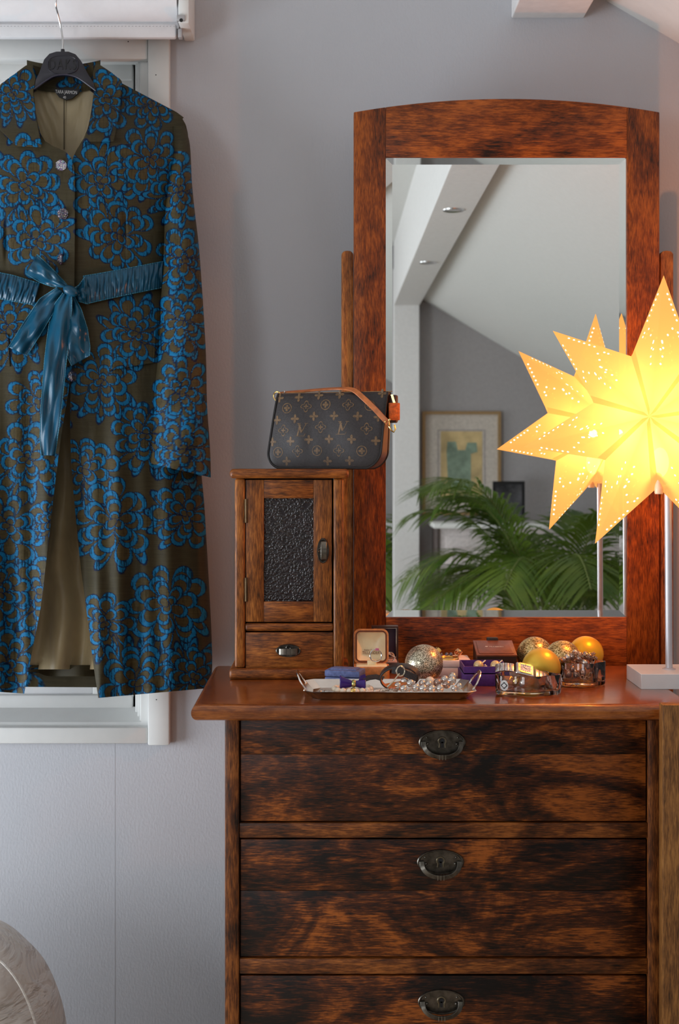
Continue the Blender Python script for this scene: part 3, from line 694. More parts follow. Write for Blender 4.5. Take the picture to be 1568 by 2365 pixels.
fs += [tuple(range(7, -1, -1)), tuple(32+k for k in range(8))]
MB().add(vs_, fs).build('dish', SILVER, tray, ang=25)
for s in (-1, 1):
    xe = tx1+fl_ if s > 0 else tx0-fl_; yc = (ty0+ty1)/2
    hp = smooth_path([(xe-s*.002, yc-.026, TOPZ+rh), (xe+s*.004, yc-.027, TOPZ+rh+.008), (xe+s*.010, yc-.014, TOPZ+rh+.0185), (xe+s*.011, yc, TOPZ+rh+.0205), (xe+s*.010, yc+.014, TOPZ+rh+.0185), (xe+s*.004, yc+.027, TOPZ+rh+.008), (xe-s*.002, yc+.026, TOPZ+rh)], 5)
    MB().tube(hp, .001, flat=(.0062, .0022), up=(s*.9, 0, -.45)).build('handle', SILVER, tray)

PEARL = plain('cream_pearl', (.82, .73, .58), .22, 0, var=.06, nscale=120, Coat__Weight=.5)
SPEARL = plain('silver_pearl', (.66, .61, .56), .16, .75, var=.12, nscale=150)
DPEARL = plain('bronze_pearl', (.42, .30, .25), .18, .75, var=.15, nscale=150)
CLEAR = plain('crystal_bead', (.75, .70, .66), .08, .2, var=.2, nscale=300)
bead0 = {}
def bead(parent, loc, r, mat, name='bead'):
    key = (mat.name, name)
    if key not in bead0:
        o = MB().sphere((0, 0, 0), 1.0, 18, 12).build(name, mat, None); o.parent = parent
        bead0[key] = o
    else:
        o = copy_obj(bead0[key], parent)
    o.location = Vector(loc)-ORG[parent]; o.scale = (r, r, r); return o
zt0 = TOPZ+.0022
# pearl bracelet with purple bow
pb_ = thing('pearl_bracelet', 'cream pearl bracelet with a glossy purple bow in the silver tray', 'bracelet', base(813, 2.035)[:2]+(zt0,))
cx_, cy_ = X(814, 2.035), 2.035-2.5
for k in range(17):
    a = 2*math.pi*k/17+.1; r = .0050
    if abs(a-math.pi*.45) < .25: continue
    bead(pb_, (cx_+.0275*math.cos(a), cy_+.022*math.sin(a), zt0+r), r, PEARL, 'pearl')
bead(pb_, (cx_+.0005, cy_-.0222, zt0+.0052), .0054, GOLD, 'gold_bead')
PUR = plain('purple_enamel', (.035, .010, .16), .16, var=.1)
def ribbon_loop(mb, c, ax, ln, wd, th_):
    pts = [(c[0]+ax*(ln*(.5-.5*math.cos(t))), c[1]+.002*math.sin(2*t), c[2]+th_*math.sin(t)) for t in [2*math.pi*k/16 for k in range(16)]]
    return mb.tube(pts, .001, flat=(wd, .0012), closed=True, up=lambda i: (math.cos(2*math.pi*i/16+math.pi/2)*.4+.01, 0, math.sin(2*math.pi*i/16)+.3))
kz = zt0+.0145
k1 = (X(817, 2.025), 2.026-2.5, kz)
b = MB(); R1 = TR(k1)
def cone_loop(s, L_, h0, h1, tw):
    g = []
    for i in range(9):
        t = i/8; row = []
        for j in range(15):
            a = 2*math.pi*j/14; hh = h0+(h1-h0)*t
            row.append((s*(.002+L_*t), .0045*math.sin(a)*(0.5+t*.7), tw*t+hh*math.cos(a)))
        g.append(row)
    return g
grid_mb(cone_loop(-1, .019, .004, .0105, .002), xf=R1).build('bow_loop', PUR, pb_, solid=.0009)
grid_mb(cone_loop(1, .016, .004, .0075, -.001), xf=R1).build('bow_loop', PUR, pb_, solid=.0009)
MB().tube([(k1[0]+.010, k1[1]+.001, kz+.004), (k1[0]+.012, k1[1]+.001, kz+.010), (k1[0]+.018, k1[1]+.002, kz+.0115)], .001, flat=(.006, .001), up=(0, 1, .2)).build('bow_tail', PUR, pb_)
MB().sphere(k1, .0055, 14, 10, (.75, 1, 1.15)).build('bow_knot', plain('gold_speckle', (.62, .42, .16), .3, .9, var=.6, nscale=600), pb_)
# silver chain at the tray's left end
ch = thing('silver_chain', 'fine silver chain with a lobster clasp lying beside the pearl bracelet', 'chain', base(775, 2.02)[:2]+(zt0,))
zz = smooth_path([(X(752, 2.03), 2.03-2.5, zt0+.002), (X(770, 2.02), 2.02-2.5, zt0+.002), (X(800, 1.999), 1.999-2.5, zt0+.0018), (X(860, 1.997), 1.997-2.5, zt0+.0018), (X(905, 1.998), 1.998-2.5, zt0+.0018)], 14)
mb = MB()
for i in range(0, len(zz)-1):
    t = (zz[i+1]-zz[i]); ax = t.cross(Vector((0, 0, 1))) if i % 2 else Vector((0, 0, 1))
    mb.tube(ringpath(zz[i], .0017, ax, 8), .0005, 5, True)
mb.build('chain_links', SILVER, ch)['kind'] = 'stuff'
MB().tube(ringpath((X(744, 2.035), 2.035-2.5, zt0+.0025), .0036, (0, .5, 1), 14), .0009, 6, True).build('clasp_ring', STEEL, ch)
MB().box(X(750, 2.03), X(762, 2.03), 2.027-2.5, 2.032-2.5, zt0, zt0+.004, .001).build('clasp', STEEL, ch)
# seed pearls
sd = thing('seed_pearl_necklace', 'strand of tiny white seed pearls heaped in the tray', 'necklace', base(910, 2.02)[:2]+(zt0,))
mb = MB(); RS = random.Random(4)
for i in range(230):
    t = i/230; px = 845+150*((t*3) % 1); d = 2.010+.012*math.sin(t*17)+.02*t
    mb.sphere((X(px, d), d-2.5+RS.uniform(-.003, .003), zt0+.0017+RS.choice((0, 0, .003))), .0017, 8, 6)
mb.build('seed_pearls', plain('seed_pearl', (.85, .78, .68), .25, 0), sd)['kind'] = 'stuff'
# silver bead necklace
nk = thing('silver_bead_necklace', 'necklace of large silvery beads heaped at the tray end by the purple box', 'necklace', base(1000, 2.03)[:2]+(zt0,))
NB = [(919, 1583, 2.02, 8.5), (934, 1573, 2.03, 9), (948, 1578, 2.02, 9.5), (960, 1588, 2.005, 9.5), (977, 1590, 2.0, 9.5), (997, 1591, 2.0, 9.5), (1016, 1590, 2.0, 9.5), (1031, 1581, 2.01, 9.5), (1027, 1570, 2.035, 10), (1043, 1572, 2.025, 10.5), (1045, 1563, 2.045, 10), (1010, 1577, 2.025, 9.5), (990, 1580, 2.02, 8.5), (975, 1578, 2.03, 8), (932, 1590, 2.0, 8), (1060, 1585, 2.01, 8), (1049, 1590, 2.0, 7)]
for i, (px, py, d, r) in enumerate(NB):
    rad = r*d/F; bead(nk, (X(px, d), d-2.5, max(zt0+rad, Z(py, d))), rad, DPEARL if i in (7, 11) else SPEARL, 'bead')
bp = thing('large_pearl', 'single large cream pearl bead in the tray before the glitter ball', 'pearl', base(993, 2.045)[:2]+(zt0,))
bead(bp, (X(993, 2.045), 2.045-2.5, Z(1574, 2.045)), .0076, PEARL, 'pearl_bead'); 
MB().tube(ringpath((X(993, 2.045), 2.045-2.5, zt0+.0022), .004, (0, 0, 1), 12), .0014, 6, True).build('pearl_seat', SILVER, bp)
# leather wrap bracelet
lb = thing('leather_bracelet', 'dark textured leather strap bracelet with orange lining and a silver ring', 'bracelet', base(922, 2.05)[:2]+(zt0,))
DLEA = plain('dark_leather', (.022, .017, .018), .38, var=.3, nscale=500, bump=.5, bscale=700)
OLEA = plain('orange_lining', (.55, .17, .035), .5, var=.15)
RB = TR((X(922, 2.05), 2.047-2.5, zt0+.0205)) @ Matrix.Rotation(math.radians(-10), 4, 'Z') @ Matrix.Rotation(math.radians(-6), 4, 'Y') @ Matrix.Rotation(math.radians(98), 4, 'X')
def band(rx, ry, w_, a0, a1, n=40): return [[(rx*math.cos(a)*(1-.08*s), ry*math.sin(a)*(1-.08*s), w_*s) for s in (-.5, -.17, .17, .5)] for a in [a0+(a1-a0)*k/n for k in range(n+1)]]
grid_mb(band(.0295, .0190, .017, -.5, 2*math.pi-1.6), xf=RB).build('strap', DLEA, lb, solid=.0015)
grid_mb(band(.0283, .0178, .016, -.5, 2*math.pi-1.6), flip=True, xf=RB).build('lining', OLEA, lb, solid=.0006)
MB().tube([P(905, 1548, 2.03), P(925, 1550, 2.028), P(945, 1560, 2.026), P(962, 1566, 2.03)], .001, flat=(.0105, .0016), up=(0, -1, .35)).build('keeper', DLEA, lb)
MB().tube([P(838, 1570, 2.062), P(852, 1565, 2.065), P(868, 1563, 2.066), P(885, 1568, 2.062)], .001, flat=(.011, .0016), up=(0, -.6, 1)).build('strap_tail', DLEA, lb)
MB().tube(ringpath(P(925, 1550, 2.022), .0075, (.6, -1, .1), 18), .0012, 8, True).tube([P(922, 1556, 2.02), P(908, 1574, 2.012), P(894, 1587, 2.008)], [.0012, .0012, .0016], 8).build('buckle', plain('pale_gold', (.72, .62, .48), .2, 1), lb)
MB().add([P(890, 1580, 2.03), P(935, 1572, 2.03), P(942, 1580, 2.02), P(905, 1587, 2.012)], [(0, 1, 2, 3)]).build('strap_end', OLEA, lb, smooth=False, solid=.0015)

# blue closed box
BLUE = plain('blue_cloth', (.115, .15, .33), .7, var=.15, nscale=200, bump=.4, bscale=900)
bx_ = thing('blue_box', 'closed blue-grey cloth ring box behind the silver tray', 'box', base(796, 2.14))
MBX = at(797, 2.140, yaw=math.radians(-16))
MB().box(-.0285, .0285, -.019, .019, 0, .0105, .0015, xf=MBX).build('box_base', BLUE, bx_)
MB().box(-.0288, .0288, -.0193, .0193, .0112, .0215, .002, xf=MBX).build('lid', BLUE, bx_)
MB().box(-.022, .022, -.013, .013, .0205, .0238, .002, xf=MBX).build('lid_pad', BLUE, bx_)
# tan ring box, open
TANB = plain('tan_box_leather', (.72, .28, .085), .4, var=.12, nscale=120)
SATIN = plain('cream_satin', (.95, .80, .50), .38, var=.05, nscale=30)
tb_ = thing('ring_box', 'open tan leather ring box lined in cream satin, upright lid', 'ring box', base(859, 2.19))
MT = at(858, 2.19); wb_ = .0575
MB().prism(rr(wb_, .042, .007), 0, .020, xf=MT @ Matrix.Rotation(math.pi/2, 4, 'X'), bev=.001).build('box_base', TANB, tb_)
MB().box(-.025, .025, -.018, .012, .0195, .0215, .001, xf=MT).build('cushion', SATIN, tb_)
MB().box(-.007, .008, -.006, .004, .0205, .0285, .0015, xf=MT).build('ring_slot', SATIN, tb_)
ML = MT @ TR((0, .024, .019)) @ Matrix.Rotation(math.radians(-6), 4, 'X') @ TR((0, 0, .0285))
mb = MB(); rframe(mb, wb_, .057, .010, .0055, -.008, .009, ML)
lid = mb.build('lid', TANB, tb_)
mb = MB(); rframe(mb, wb_-.006, .052, .0085, .0022, -.0093, -.0078, ML); mb.build('lid_rim', plain('dark_tan_rim', (.14, .04, .012), .4), lid)
g = []
for i in range(17):
    row = []
    for j in range(17):
        u, v_ = j/8-1, i/8-1; e = max(abs(u), abs(v_))
        row.append((u*.0235, -.0055+.010*(1-e**2.2)+.0016*math.exp(-((u)/.35)**2-((v_-.55)/.3)**2)*math.sin(9*u+5*v_), v_*.0232))
    g.append(row)
grid_mb(g, xf=ML).build('lid_lining', SATIN, lid)
BRT = plain('brown_print', (.20, .08, .03), .6)
TX = Matrix.Rotation(math.pi/2, 4, 'X')
text('print', 'TILLANDER', .0066, ML @ TR((.0, -.0002, -.0108)) @ TX, BRT, lid, sx=.85)
text('print', 'Atelier Torbjörn', .0040, ML @ TR((.0, .0008, -.0062)) @ TX, BRT, lid, sx=.85)
rg = thing('gem_ring', 'silver ring with a small pink stone standing in the open tan box', 'ring', (X(868, 2.18), 2.184-2.5, TOPZ+.0285))
MB().tube(ringpath(Vector(ORG[rg])+Vector((.0, -.003, .0085)), .0098, (.25, -1, .15), 26), .0011, 8, True).build('hoop', SILVER, rg)
MB().box(-.003, .003, -.0025, .0025, -.0018, .0022, .001, xf=TR(Vector(ORG[rg])+Vector((.002, -.0035, .0185)))).build('stone', plain('pink_stone', (.55, .16, .26), .06, 0), rg)
# dark ring box behind
DKB = plain('dark_brown_box', (.055, .030, .024), .4, var=.1)
db = thing('dark_ring_box', 'open dark brown ring box with violet lining behind the tan ring box', 'ring box', base(890, 2.262))
MD = at(890, 2.262); wd_ = .0452
MB().box(-wd_/2, wd_/2, -.0225, .0225, 0, .016, .0012, xf=MD).build('box_base', DKB, db)
MB().box(-.019, .019, -.019, .017, .0155, .0185, .001, xf=MD).build('cushion', plain('pale_cushion', (.62, .45, .42), .6), db)
MDL = MD @ TR((0, .0245, .0175+.0275))
mb = MB(); rframe(mb, wd_, .056, .0012, .003, -.010, .008, MDL); dl = mb.build('lid', DKB, db, ang=25)
MB().box(-wd_/2, wd_/2, .006, .0085, -.0278, .0278, xf=MDL).build('lid_back', DKB, dl, smooth=False)
mb = MB(); rframe(mb, wd_-.0062, .0498, .001, .0009, -.0095, -.008, MDL); mb.build('lid_trim', SILVER, dl, ang=25)
MB().box(-.0195, .0195, .002, .005, -.0248, .0248, .001, xf=MDL).build('lid_lining', plain('violet_lining', (.085, .055, .10), .5), dl)
dg_ = thing('twisted_ring', 'ring with clear stones standing in the dark brown open box', 'ring', (X(905, 2.25), 2.25-2.5, TOPZ+.0185))
MB().tube(ringpath(Vector(ORG[dg_])+Vector((-.002, 0, .006)), .0078, (.8, -1, .2), 20), .0014, 6, True).build('hoop', SILVER, dg_)
mb = MB()
for k in range(6): mb.sphere(Vector(ORG[dg_])+Vector((-.006+.0022*k, -.003, .0125-.0013*k)), .0015, 6, 4)
mb.build('stones', CLEAR, dg_)
# balls
def glitter(name, c1, c2, c3):
    q = N(name); v = q.coord(); vo = q.n('ShaderNodeTexVoronoi', Scale=880); q.l(v, vo.inputs['Vector'])
    sp2 = q.n('ShaderNodeSeparateColor'); q.l(vo.outputs['Color'], sp2.inputs[0])
    q.l(q.ramp(sp2.outputs[0], [(.1, c1), (.5, c2), (.9, c3)]), q.b.inputs['Base Color'])
    q.set(Metallic=.8, Roughness=.32)
    bmp = q.bump(sp2.outputs[1], 1.0, .0012); return q.m
GLS = glitter('silver_gold_glitter', (.14, .12, .08), (.42, .36, .24), (.95, .88, .70))
GLG = glitter('gold_glitter', (.12, .07, .02), (.55, .38, .12), (1.0, .85, .45))
MATG = plain('matte_gold', (.80, .50, .055), .36, .55, var=.02, nscale=20)
MATY = plain('matte_yellow_gold', (.85, .50, .02), .34, .45, var=.02, nscale=20)
def ball(px, d, r, mat, label, cap=None, seam=False):
    o = thing('bauble', label, 'bauble', (X(px, d), d-2.5, TOPZ), 'baubles on the chest')
    c = Vector(ORG[o])+Vector((0, 0, r))
    MB().sphere(c, r, 40, 24).build('globe', mat, o)
    if cap:
        dv = Vector(cap).normalized(); u_ = dv.orthogonal().normalized()
        MB().tube([c+dv*(r-.001), c+dv*(r+.006)], .0065, 16).build('cap', GOLD, o)
        MB().tube([c+dv*(r+.0058), c+dv*(r+.0068)], .0032, 12).build('cap_hole', BLACK, o)
    if seam:
        zz_ = -.32*r; rad = math.sqrt(r*r-zz_*zz_)
        MB().tube([c+Vector((rad*math.cos(t), rad*math.sin(t), zz_)) for t in [2*math.pi*k/48 for k in range(48)]], .0003, 5, True).build('seam', mat, o)
    return o
ball(979, 2.137, .0305, GLS, 'silver and gold glitter ball between the tray and the white box', (.75, .55, .55))
ball(1235, 2.237, .0302, GLG, 'coarse gold glitter ball beside the brown leather box')
ball(1250, 2.101, .0302, MATG, 'matte pale gold ball behind the bowl with the watch', seam=True)
ball(1299, 2.192, .030, GLG, 'gold glitter ball with an open metal cap behind the bowl of necklaces', (.55, -.75, .25))
ball(1353, 2.256, .0295, MATY, 'smooth matte yellow ball against the mirror frame')
# white box with brooch and rings
wbx = thing('white_box', 'small pinkish white box with gold rings lying on it', 'box', (.1985, 2.2275-2.5, TOPZ))
PW = plain('pinkish_card', (.90, .77, .72), .6, var=.03)
MB().box(.165, .232, 2.195-2.5, 2.26-2.5, TOPZ, TOPZ+.0155, .0008, xf=None).build('box_base', PW, wbx)
MB().box(.1645, .2325, 2.1945-2.5, 2.2605-2.5, TOPZ+.016, TOPZ+.0265, .0008).build('lid', PW, wbx)
zt1 = TOPZ+.0265
gr_ = thing('gold_bangle', 'thin gold disc brooch lying on the pinkish white box', 'brooch', (.197, 2.215-2.5, zt1))
MB().lathe([(.0005, .0015), (.010, .0018), (.0165, .0012), (.0175, .0026), (.0160, .0032), (.0175, .0003), (.001, .0002)], 30, (.197, 2.216-2.5, zt1), cap=False).build('disc', GOLD, gr_)
kg = thing('knot_ring', 'chunky gold knot ring on the far corner of the white box', 'ring', (.214, 2.238-2.5, zt1))
for k in range(4): MB().tube(ringpath((.214+.0012*k, 2.238-2.5, zt1+.0075), .0055-.0004*k, (.6-.4*k, 1, .5*k), 16), .0013, 6, True).build('coil', plain('rose_gold', (.75, .42, .22), .2, 1), kg)
sr_ = thing('grey_stud', 'small grey stone studs lying on the white box by the glitter ball', 'earring', (.188, 2.245-2.5, zt1))
for k, xx in enumerate((.180, .187, .197, .204)): MB().sphere((xx, 2.246-2.5, zt1+.0034), .0034, 10, 6, (1, 1, .95)).build('stone', plain('grey_stone_%d' % k, (.16, .16, .2), .2, .5), sr_)
# purple open box with pearl earrings
pbx = thing('purple_box', 'open purple card box holding two pearl earrings', 'box', (.246, 2.145-2.5, TOPZ))
PURP = plain('purple_card', (.085, .022, .19), .55, var=.1, nscale=200)
x0, x1, y0, y1 = .2118, .2805, 2.106-2.5, 2.180-2.5
MB().box(x0-.0025, x1+.0025, y0-.002, y1+.002, TOPZ, TOPZ+.0185, .0008).build('lid_underneath', PURP, pbx)
za, zb_ = TOPZ+.0187, TOPZ+.0302; t_ = .0018
MB().box(x0, x1, y0, y0+t_, za, zb_).box(x0, x1, y1-t_, y1, za, zb_).box(x0, x0+t_, y0+t_, y1-t_, za, zb_).box(x1-t_, x1, y0+t_, y1-t_, za, zb_).box(x0, x1, y0, y1, za, za+.0015).build('tray', PURP, pbx, smooth=False)
for px in (1105, 1144):
    er = thing('pearl_earring', 'round golden pearl earring in the purple box, '+('nearer the tray' if px == 1105 else 'nearer the watch'), 'earring', (X(px, 2.13), 2.13-2.5, za+.0016), 'pearl earrings in the purple box')
    bead(er, (X(px, 2.13), 2.13-2.5, za+.0016+.0082), .0082, plain('golden_pearl', (.75, .55, .28), .25, .3) if px == 1105 else bpy.data.materials['golden_pearl'], 'gold_pearl')
    mb = MB()
    for k in range(5): mb.sphere((X(px, 2.13)+.009+.0018*k*(1 if k % 2 else .6), 2.135-2.5+.001*k, za+.005+.0022*(k % 3)), .0017, 7, 5)
    mb.build('crystals', CLEAR, er)
    MB().tube([(X(px, 2.13)+.006, 2.134-2.5, za+.013), (X(px, 2.13)+.012, 2.14-2.5, za+.0165)], .0012, 6).build('post', SILVER, er)
# brown leather box with sloping lid
bb_ = thing('brown_box', 'dark brown leather box with a sloping lid and silver print behind the purple box', 'box', (.2757, 2.23-2.5, TOPZ))
BRL = plain('brown_leather_box', (.19, .055, .022), .36, var=.12, nscale=80)
x0, x1, y0, y1, h0, h1 = .2427, .3075, 2.200-2.5, 2.262-2.5, .0335, .049
MB().add([(x, y, TOPZ+z) for x in (x0, x1) for y, z in ((y0, 0), (y1, 0), (y1, h1), (y0, h0))], [(0, 3, 2, 1), (4, 5, 6, 7), (0, 1, 5, 4), (1, 2, 6, 5), (3, 7, 6, 2), (0, 4, 7, 3)]).build('box_body', plain('dark_box_side', (.03, .012, .008), .4), bb_, smooth=False)
al = math.atan2(h1-h0, y1-y0); ln = math.hypot(h1-h0, y1-y0)
MLd = TR(((x0+x1)/2, (y0+y1)/2, TOPZ+(h0+h1)/2)) @ Matrix.Rotation(al, 4, 'X')
lw = x1-x0
ld_ = MB().box(-lw/2-.0008, lw/2+.0008, -ln/2-.0008, ln/2+.0008, -.001, .0022, .001, xf=MLd).build('lid', BRL, bb_)
MB().prism([(p[0], p[1]) for p in rr(lw-.007, ln-.007, .004)], .001, .0034, xf=MLd @ Matrix.Rotation(math.pi/2, 4, 'X'), bev=.0006).build('lid_pad', BRL, ld_)
PRT = plain('pale_foil', (.80, .70, .62), .3, .6)
text('print', 'MULBERRY', .0050, MLd @ TR((.003, .0, .0036)), PRT, ld_, sx=1.0)
tr2 = MB(xf=MLd @ TR((-.0135, .0, .0036)))
tr2.lathe([(.0024, 0), (.0024, .0003)], 10, (0, .0006, 0), shape=lambda a: (1.1, .7)).box(-.0003, .0003, -.002, 0, 0, .0003); tr2.build('tree_mark', PRT, ld_, smooth=False)
MB().box((x0+x1)/2-.009, (x0+x1)/2+.010, y1-.001, y1+.010, TOPZ+h1-.003, TOPZ+h1+.0065, .0015).build('clasp_tab', plain('clasp_black', (.012, .008, .007), .5), bb_)

# glass bowls
GLASS = N('bowl_glass'); GLASS.set(Roughness=.0, IOR=1.42); GLASS.b.inputs['Transmission Weight'].default_value = 1.0
gn = GLASS.noise(GLASS.coord(), 40, 2); GLASS.l(GLASS.ramp(gn, [(.3, (.98, .99, .99)), (.7, (1, 1, 1))]), GLASS.b.inputs['Base Color'])
def bowl(px, d, hx, hy, h, lobes, ph, label):
    o = thing('glass_bowl', label, 'bowl', (X(px, d), d-2.5, TOPZ), 'wavy glass bowls on the chest')
    def shp(a): k = 1+.10*math.cos(lobes*a+ph); return (k*hx, k*hy)
    MB().lathe([(.90, .0003), (.965, .0015), (.985, .005), (1.0, h-.001), (.985, h), (.945, h-.0008), (.915, .0085), (.85, .0065), (.01, .0062)], 96, ORG[o], shape=shp).build('bowl_wall', GLASS.m, o, ang=60)
    return o
b1 = bowl(1217, 2.036, .0475, .0285, .0305, 5, 1.2, 'low wavy clear glass bowl with a wristwatch across it')
b2 = bowl(1341, 2.120, .0355, .0305, .0375, 5, .3, 'wavy clear glass bowl heaped with bronze beads and chain')
stk = MB(); RSK = TR((X(1164, 2.0), 2.036-2.5-.0285*.97, TOPZ+.0160)) @ Matrix.Rotation(math.radians(-24), 4, 'Z') @ Matrix.Rotation(math.pi/2, 4, 'X')
EML = at(1164.5, 2.012, TOPZ+.0165, math.radians(-22)) @ Matrix.Rotation(math.pi/2, 4, 'X')
MB().lathe([(.0062, 0), (.0062, .0006)], 28, (0, 0, 0), shape=lambda a: (1, 1.28), xf=EML).build('oval_sticker', plain('white_sticker', (.75, .77, .76), .3), b1, smooth=False)
MB().lathe([(.0042, .0006), (.0042, .0009)], 32, (0, 0, 0), shape=lambda a: 1+.18*math.cos(4*a), xf=EML).build('emblem', BLACK, b1, smooth=False)
MB().lathe([(.0028, .0009), (.0028, .0012)], 32, (0, 0, 0), shape=lambda a: 1+.18*math.cos(4*a), xf=EML).build('emblem_centre', bpy.data.materials['white_sticker'], b1, smooth=False)
# things lying in the front bowl
zi = TOPZ+.0066
for px, d, r, m, lab in ((1190, 2.035, .0052, GOLD, 'golden bead lying in the bowl under the watch'), (1252, 2.03, .0048, PEARL, 'pinkish pearl lying in the bowl under the watch'), (1262, 2.035, .0046, DPEARL, 'bronze bead lying in the bowl under the watch'), (1205, 2.028, .0045, SPEARL, 'silver bead lying in the bowl under the watch')):
    lo_ = thing('loose_bead', lab, 'bead', (X(px, d), d-2.5, zi)); bead(lo_, (X(px, d), d-2.5, zi+r), r, m, 'loose_bead_ball')
    MB().tube(ringpath((X(px, d)-.005, d-2.5+.006, zi+.0035), .0035, (.4, -.6, .7), 14), .0007, 6, True).build('hoop', GOLD, lo_)
wt = thing('wristwatch', 'silver square wristwatch with a screwed link bracelet resting across the glass bowl', 'watch', (X(1222, 2.034), 2.034-2.5, TOPZ+.0306))
WM = TR((X(1210, 2.034), 2.034-2.5, TOPZ+.0325)) @ Matrix.Rotation(math.radians(14), 4, 'Y') @ Matrix.Rotation(math.radians(34), 4, 'X')
WST = plain('watch_steel', (.72, .70, .68), .24, 1, var=.04)
cs_ = MB().box(-.0145, .0145, -.0125, .0125, .002, .0078, .0028, 3, xf=WM).build('case', WST, wt)
rframe(MB(), .0225, .0205, .004, .0032, 0, .0013, WM @ TR((0, 0, .0078)) @ Matrix.Rotation(math.pi/2, 4, 'X')).build('bezel', SILVER, cs_)
MB().prism(rr(.0165, .0150, .0015), -.0015, .0004, xf=WM @ TR((0, 0, .0078)) @ Matrix.Rotation(math.pi/2, 4, 'X')).build('dial', plain('white_dial', (.82, .80, .76), .4), cs_, smooth=False)
mk = MB()
for k in range(12):
    a = 2*math.pi*k/12; c_, s_ = math.cos(a), math.sin(a); m_ = .0062/max(abs(c_), abs(s_))*.92
    mk.box(-.0011, .0011, -.0002, .0002, .0083, .0086, xf=WM @ TR((m_*c_, m_*s_*.92, 0)) @ Matrix.Rotation(a, 4, 'Z'))
mk.box(-.0003, .0003, 0, .0048, .0085, .0088, xf=WM @ Matrix.Rotation(.9, 4, 'Z')).box(-.0003, .0003, 0, .0036, .0085, .0088, xf=WM @ Matrix.Rotation(-1.7, 4, 'Z')); mk.build('dial_marks', BLACK, cs_, smooth=False)
sw = MB()
for a, b__ in ((-1, -1), (1, -1), (-1, 1), (1, 1), (0, 1), (0, -1), (1, 0), (-1, 0)): sw.lathe([(.0008, .0089), (.0008, .0094)], 8, (a*.0089, b__*.0081, 0), xf=WM)
sw.build('bezel_screw', plain('dark_screw', (.25, .25, .26), .4, .8), cs_, smooth=False)
for sgn, nl in ((1, 9), (-1, 4)):
    ang = 0; pos = Vector((sgn*.0165, 0, .0035))
    for k in range(nl):
        ang += math.radians(6 if k < 2 else 13)
        nxt = pos+Vector((sgn*math.cos(ang)*.0072, 0, -math.sin(ang)*.0072)); mid = (pos+nxt)/2; pos = nxt
        LM = WM @ TR(mid) @ Matrix.Rotation(sgn*ang, 4, 'Y')
        lk = MB().box(-.0034, .0034, -.0088, .0088, -.0013, .0013, .0006, xf=LM).build('bracelet_link', WST, wt)
        MB().lathe([(.0009, .0012), (.0009, .0016)], 8, (0, -.0062, 0), xf=LM).lathe([(.0009, .0012), (.0009, .0016)], 8, (0, .0062, 0), xf=LM).build('screw', bpy.data.materials['dark_screw'], lk, smooth=False)
# bronze bead necklace in the back bowl
nb = thing('bronze_bead_necklace', 'bronze and silver bead necklace piled over the glass bowl', 'necklace', (X(1341, 2.12), 2.12-2.5, zi))
RB2 = random.Random(9)
vis = [(1301, 1524, 2.105), (1311, 1518, 2.11), (1322, 1516, 2.112), (1337, 1521, 2.10), (1350, 1531, 2.098), (1312, 1559, 2.105), (1322, 1551, 2.11), (1350, 1545, 2.11), (1338, 1513, 2.125), (1352, 1511, 2.125), (1328, 1508, 2.13), (1362, 1518, 2.12), (1330, 1560, 2.10), (1360, 1552, 2.11), (1345, 1562, 2.108), (1366, 1535, 2.115)]
for i, (px, py, d) in enumerate(vis):
    bead(nb, (X(px, d), d-2.5, Z(py, d)), .0046+.0006*(i % 3), (DPEARL, SPEARL, DPEARL)[i % 3], 'bead')
mb = MB(); pts = []
for i in range(120):
    t = i/120; a = t*6*math.pi; rr2 = .010+.014*math.sin(t*9)**2
    pts.append(Vector((X(1345, 2.12)+.006+rr2*math.cos(a), 2.115-2.5+rr2*math.sin(a)*.8, zi+.004+.040*abs(math.sin(t*5.5)))))
for i in range(0, 118):
    mb.tube(ringpath(pts[i], .0024, (pts[i+1]-pts[i]).cross(Vector((0, .3, 1))) if i % 2 else (0, 0, 1), 7), .0008, 5, True)
mb.build('chain', plain('bronze_chain', (.50, .33, .22), .25, 1), nb)['kind'] = 'stuff'

# ------------------------------------------------------------------ coat on its hanger
CD = 2.355
hg = thing('coat_hanger', 'dark moulded plastic coat hanger with a wire hook holding the floral coat', 'hanger', (X(146, 2.39), 2.39-2.5, Z(300, 2.39)))
hp = [(75, 205), (92, 172), (104, 140), (116, 127), (132, 122), (160, 122), (176, 128), (188, 142), (203, 170), (219, 196), (222, 212), (190, 188), (172, 178), (150, 174), (128, 177), (108, 188), (80, 208)]
MB().prism([(X(a, 2.39), Z(b_, 2.39)) for a, b_ in hp], -.118, -.104, bev=.0008).build('hanger_body', BLACKM, hg)
for s in (-1, 1): MB().tube(smooth_path([P(146+s*66, 203, 2.392), P(146+s*100, 226, 2.408), P(146+s*145, 252, 2.419), P(146+s*250, 300, 2.4225)], 5), .001, flat=(.012, .006), up=(0, -1, 0)).build('arm', BLACKM, hg)
edge_ = [(X(a, 2.385), -.119, Z(b_, 2.385)) for a, b_ in ((222, 211), (190, 187), (172, 177.5), (150, 173.5), (128, 176.5), (108, 187.5), (80, 207.5))]
MB().tube(smooth_path(edge_, 4), .0013, 6).build('rib', plain('hanger_rib', (.03, .028, .05), .3), hg)
ov = MB(); n = 32
def oval(k, y): return [(X(145, 2.38)+.0275*k*math.copysign(abs(math.cos(a))**.75, math.cos(a)), y, Z(149, 2.38)+.0165*k*math.copysign(abs(math.sin(a))**.8, math.sin(a))) for a in [2*math.pi*j/n for j in range(n)]]
vs_ = oval(1.03, -.118)+oval(1.0, -.1195)+oval(.95, -.1195)+oval(.92, -.1188); vs_ += [(X(145, 2.38), -.1188, Z(149, 2.38))]
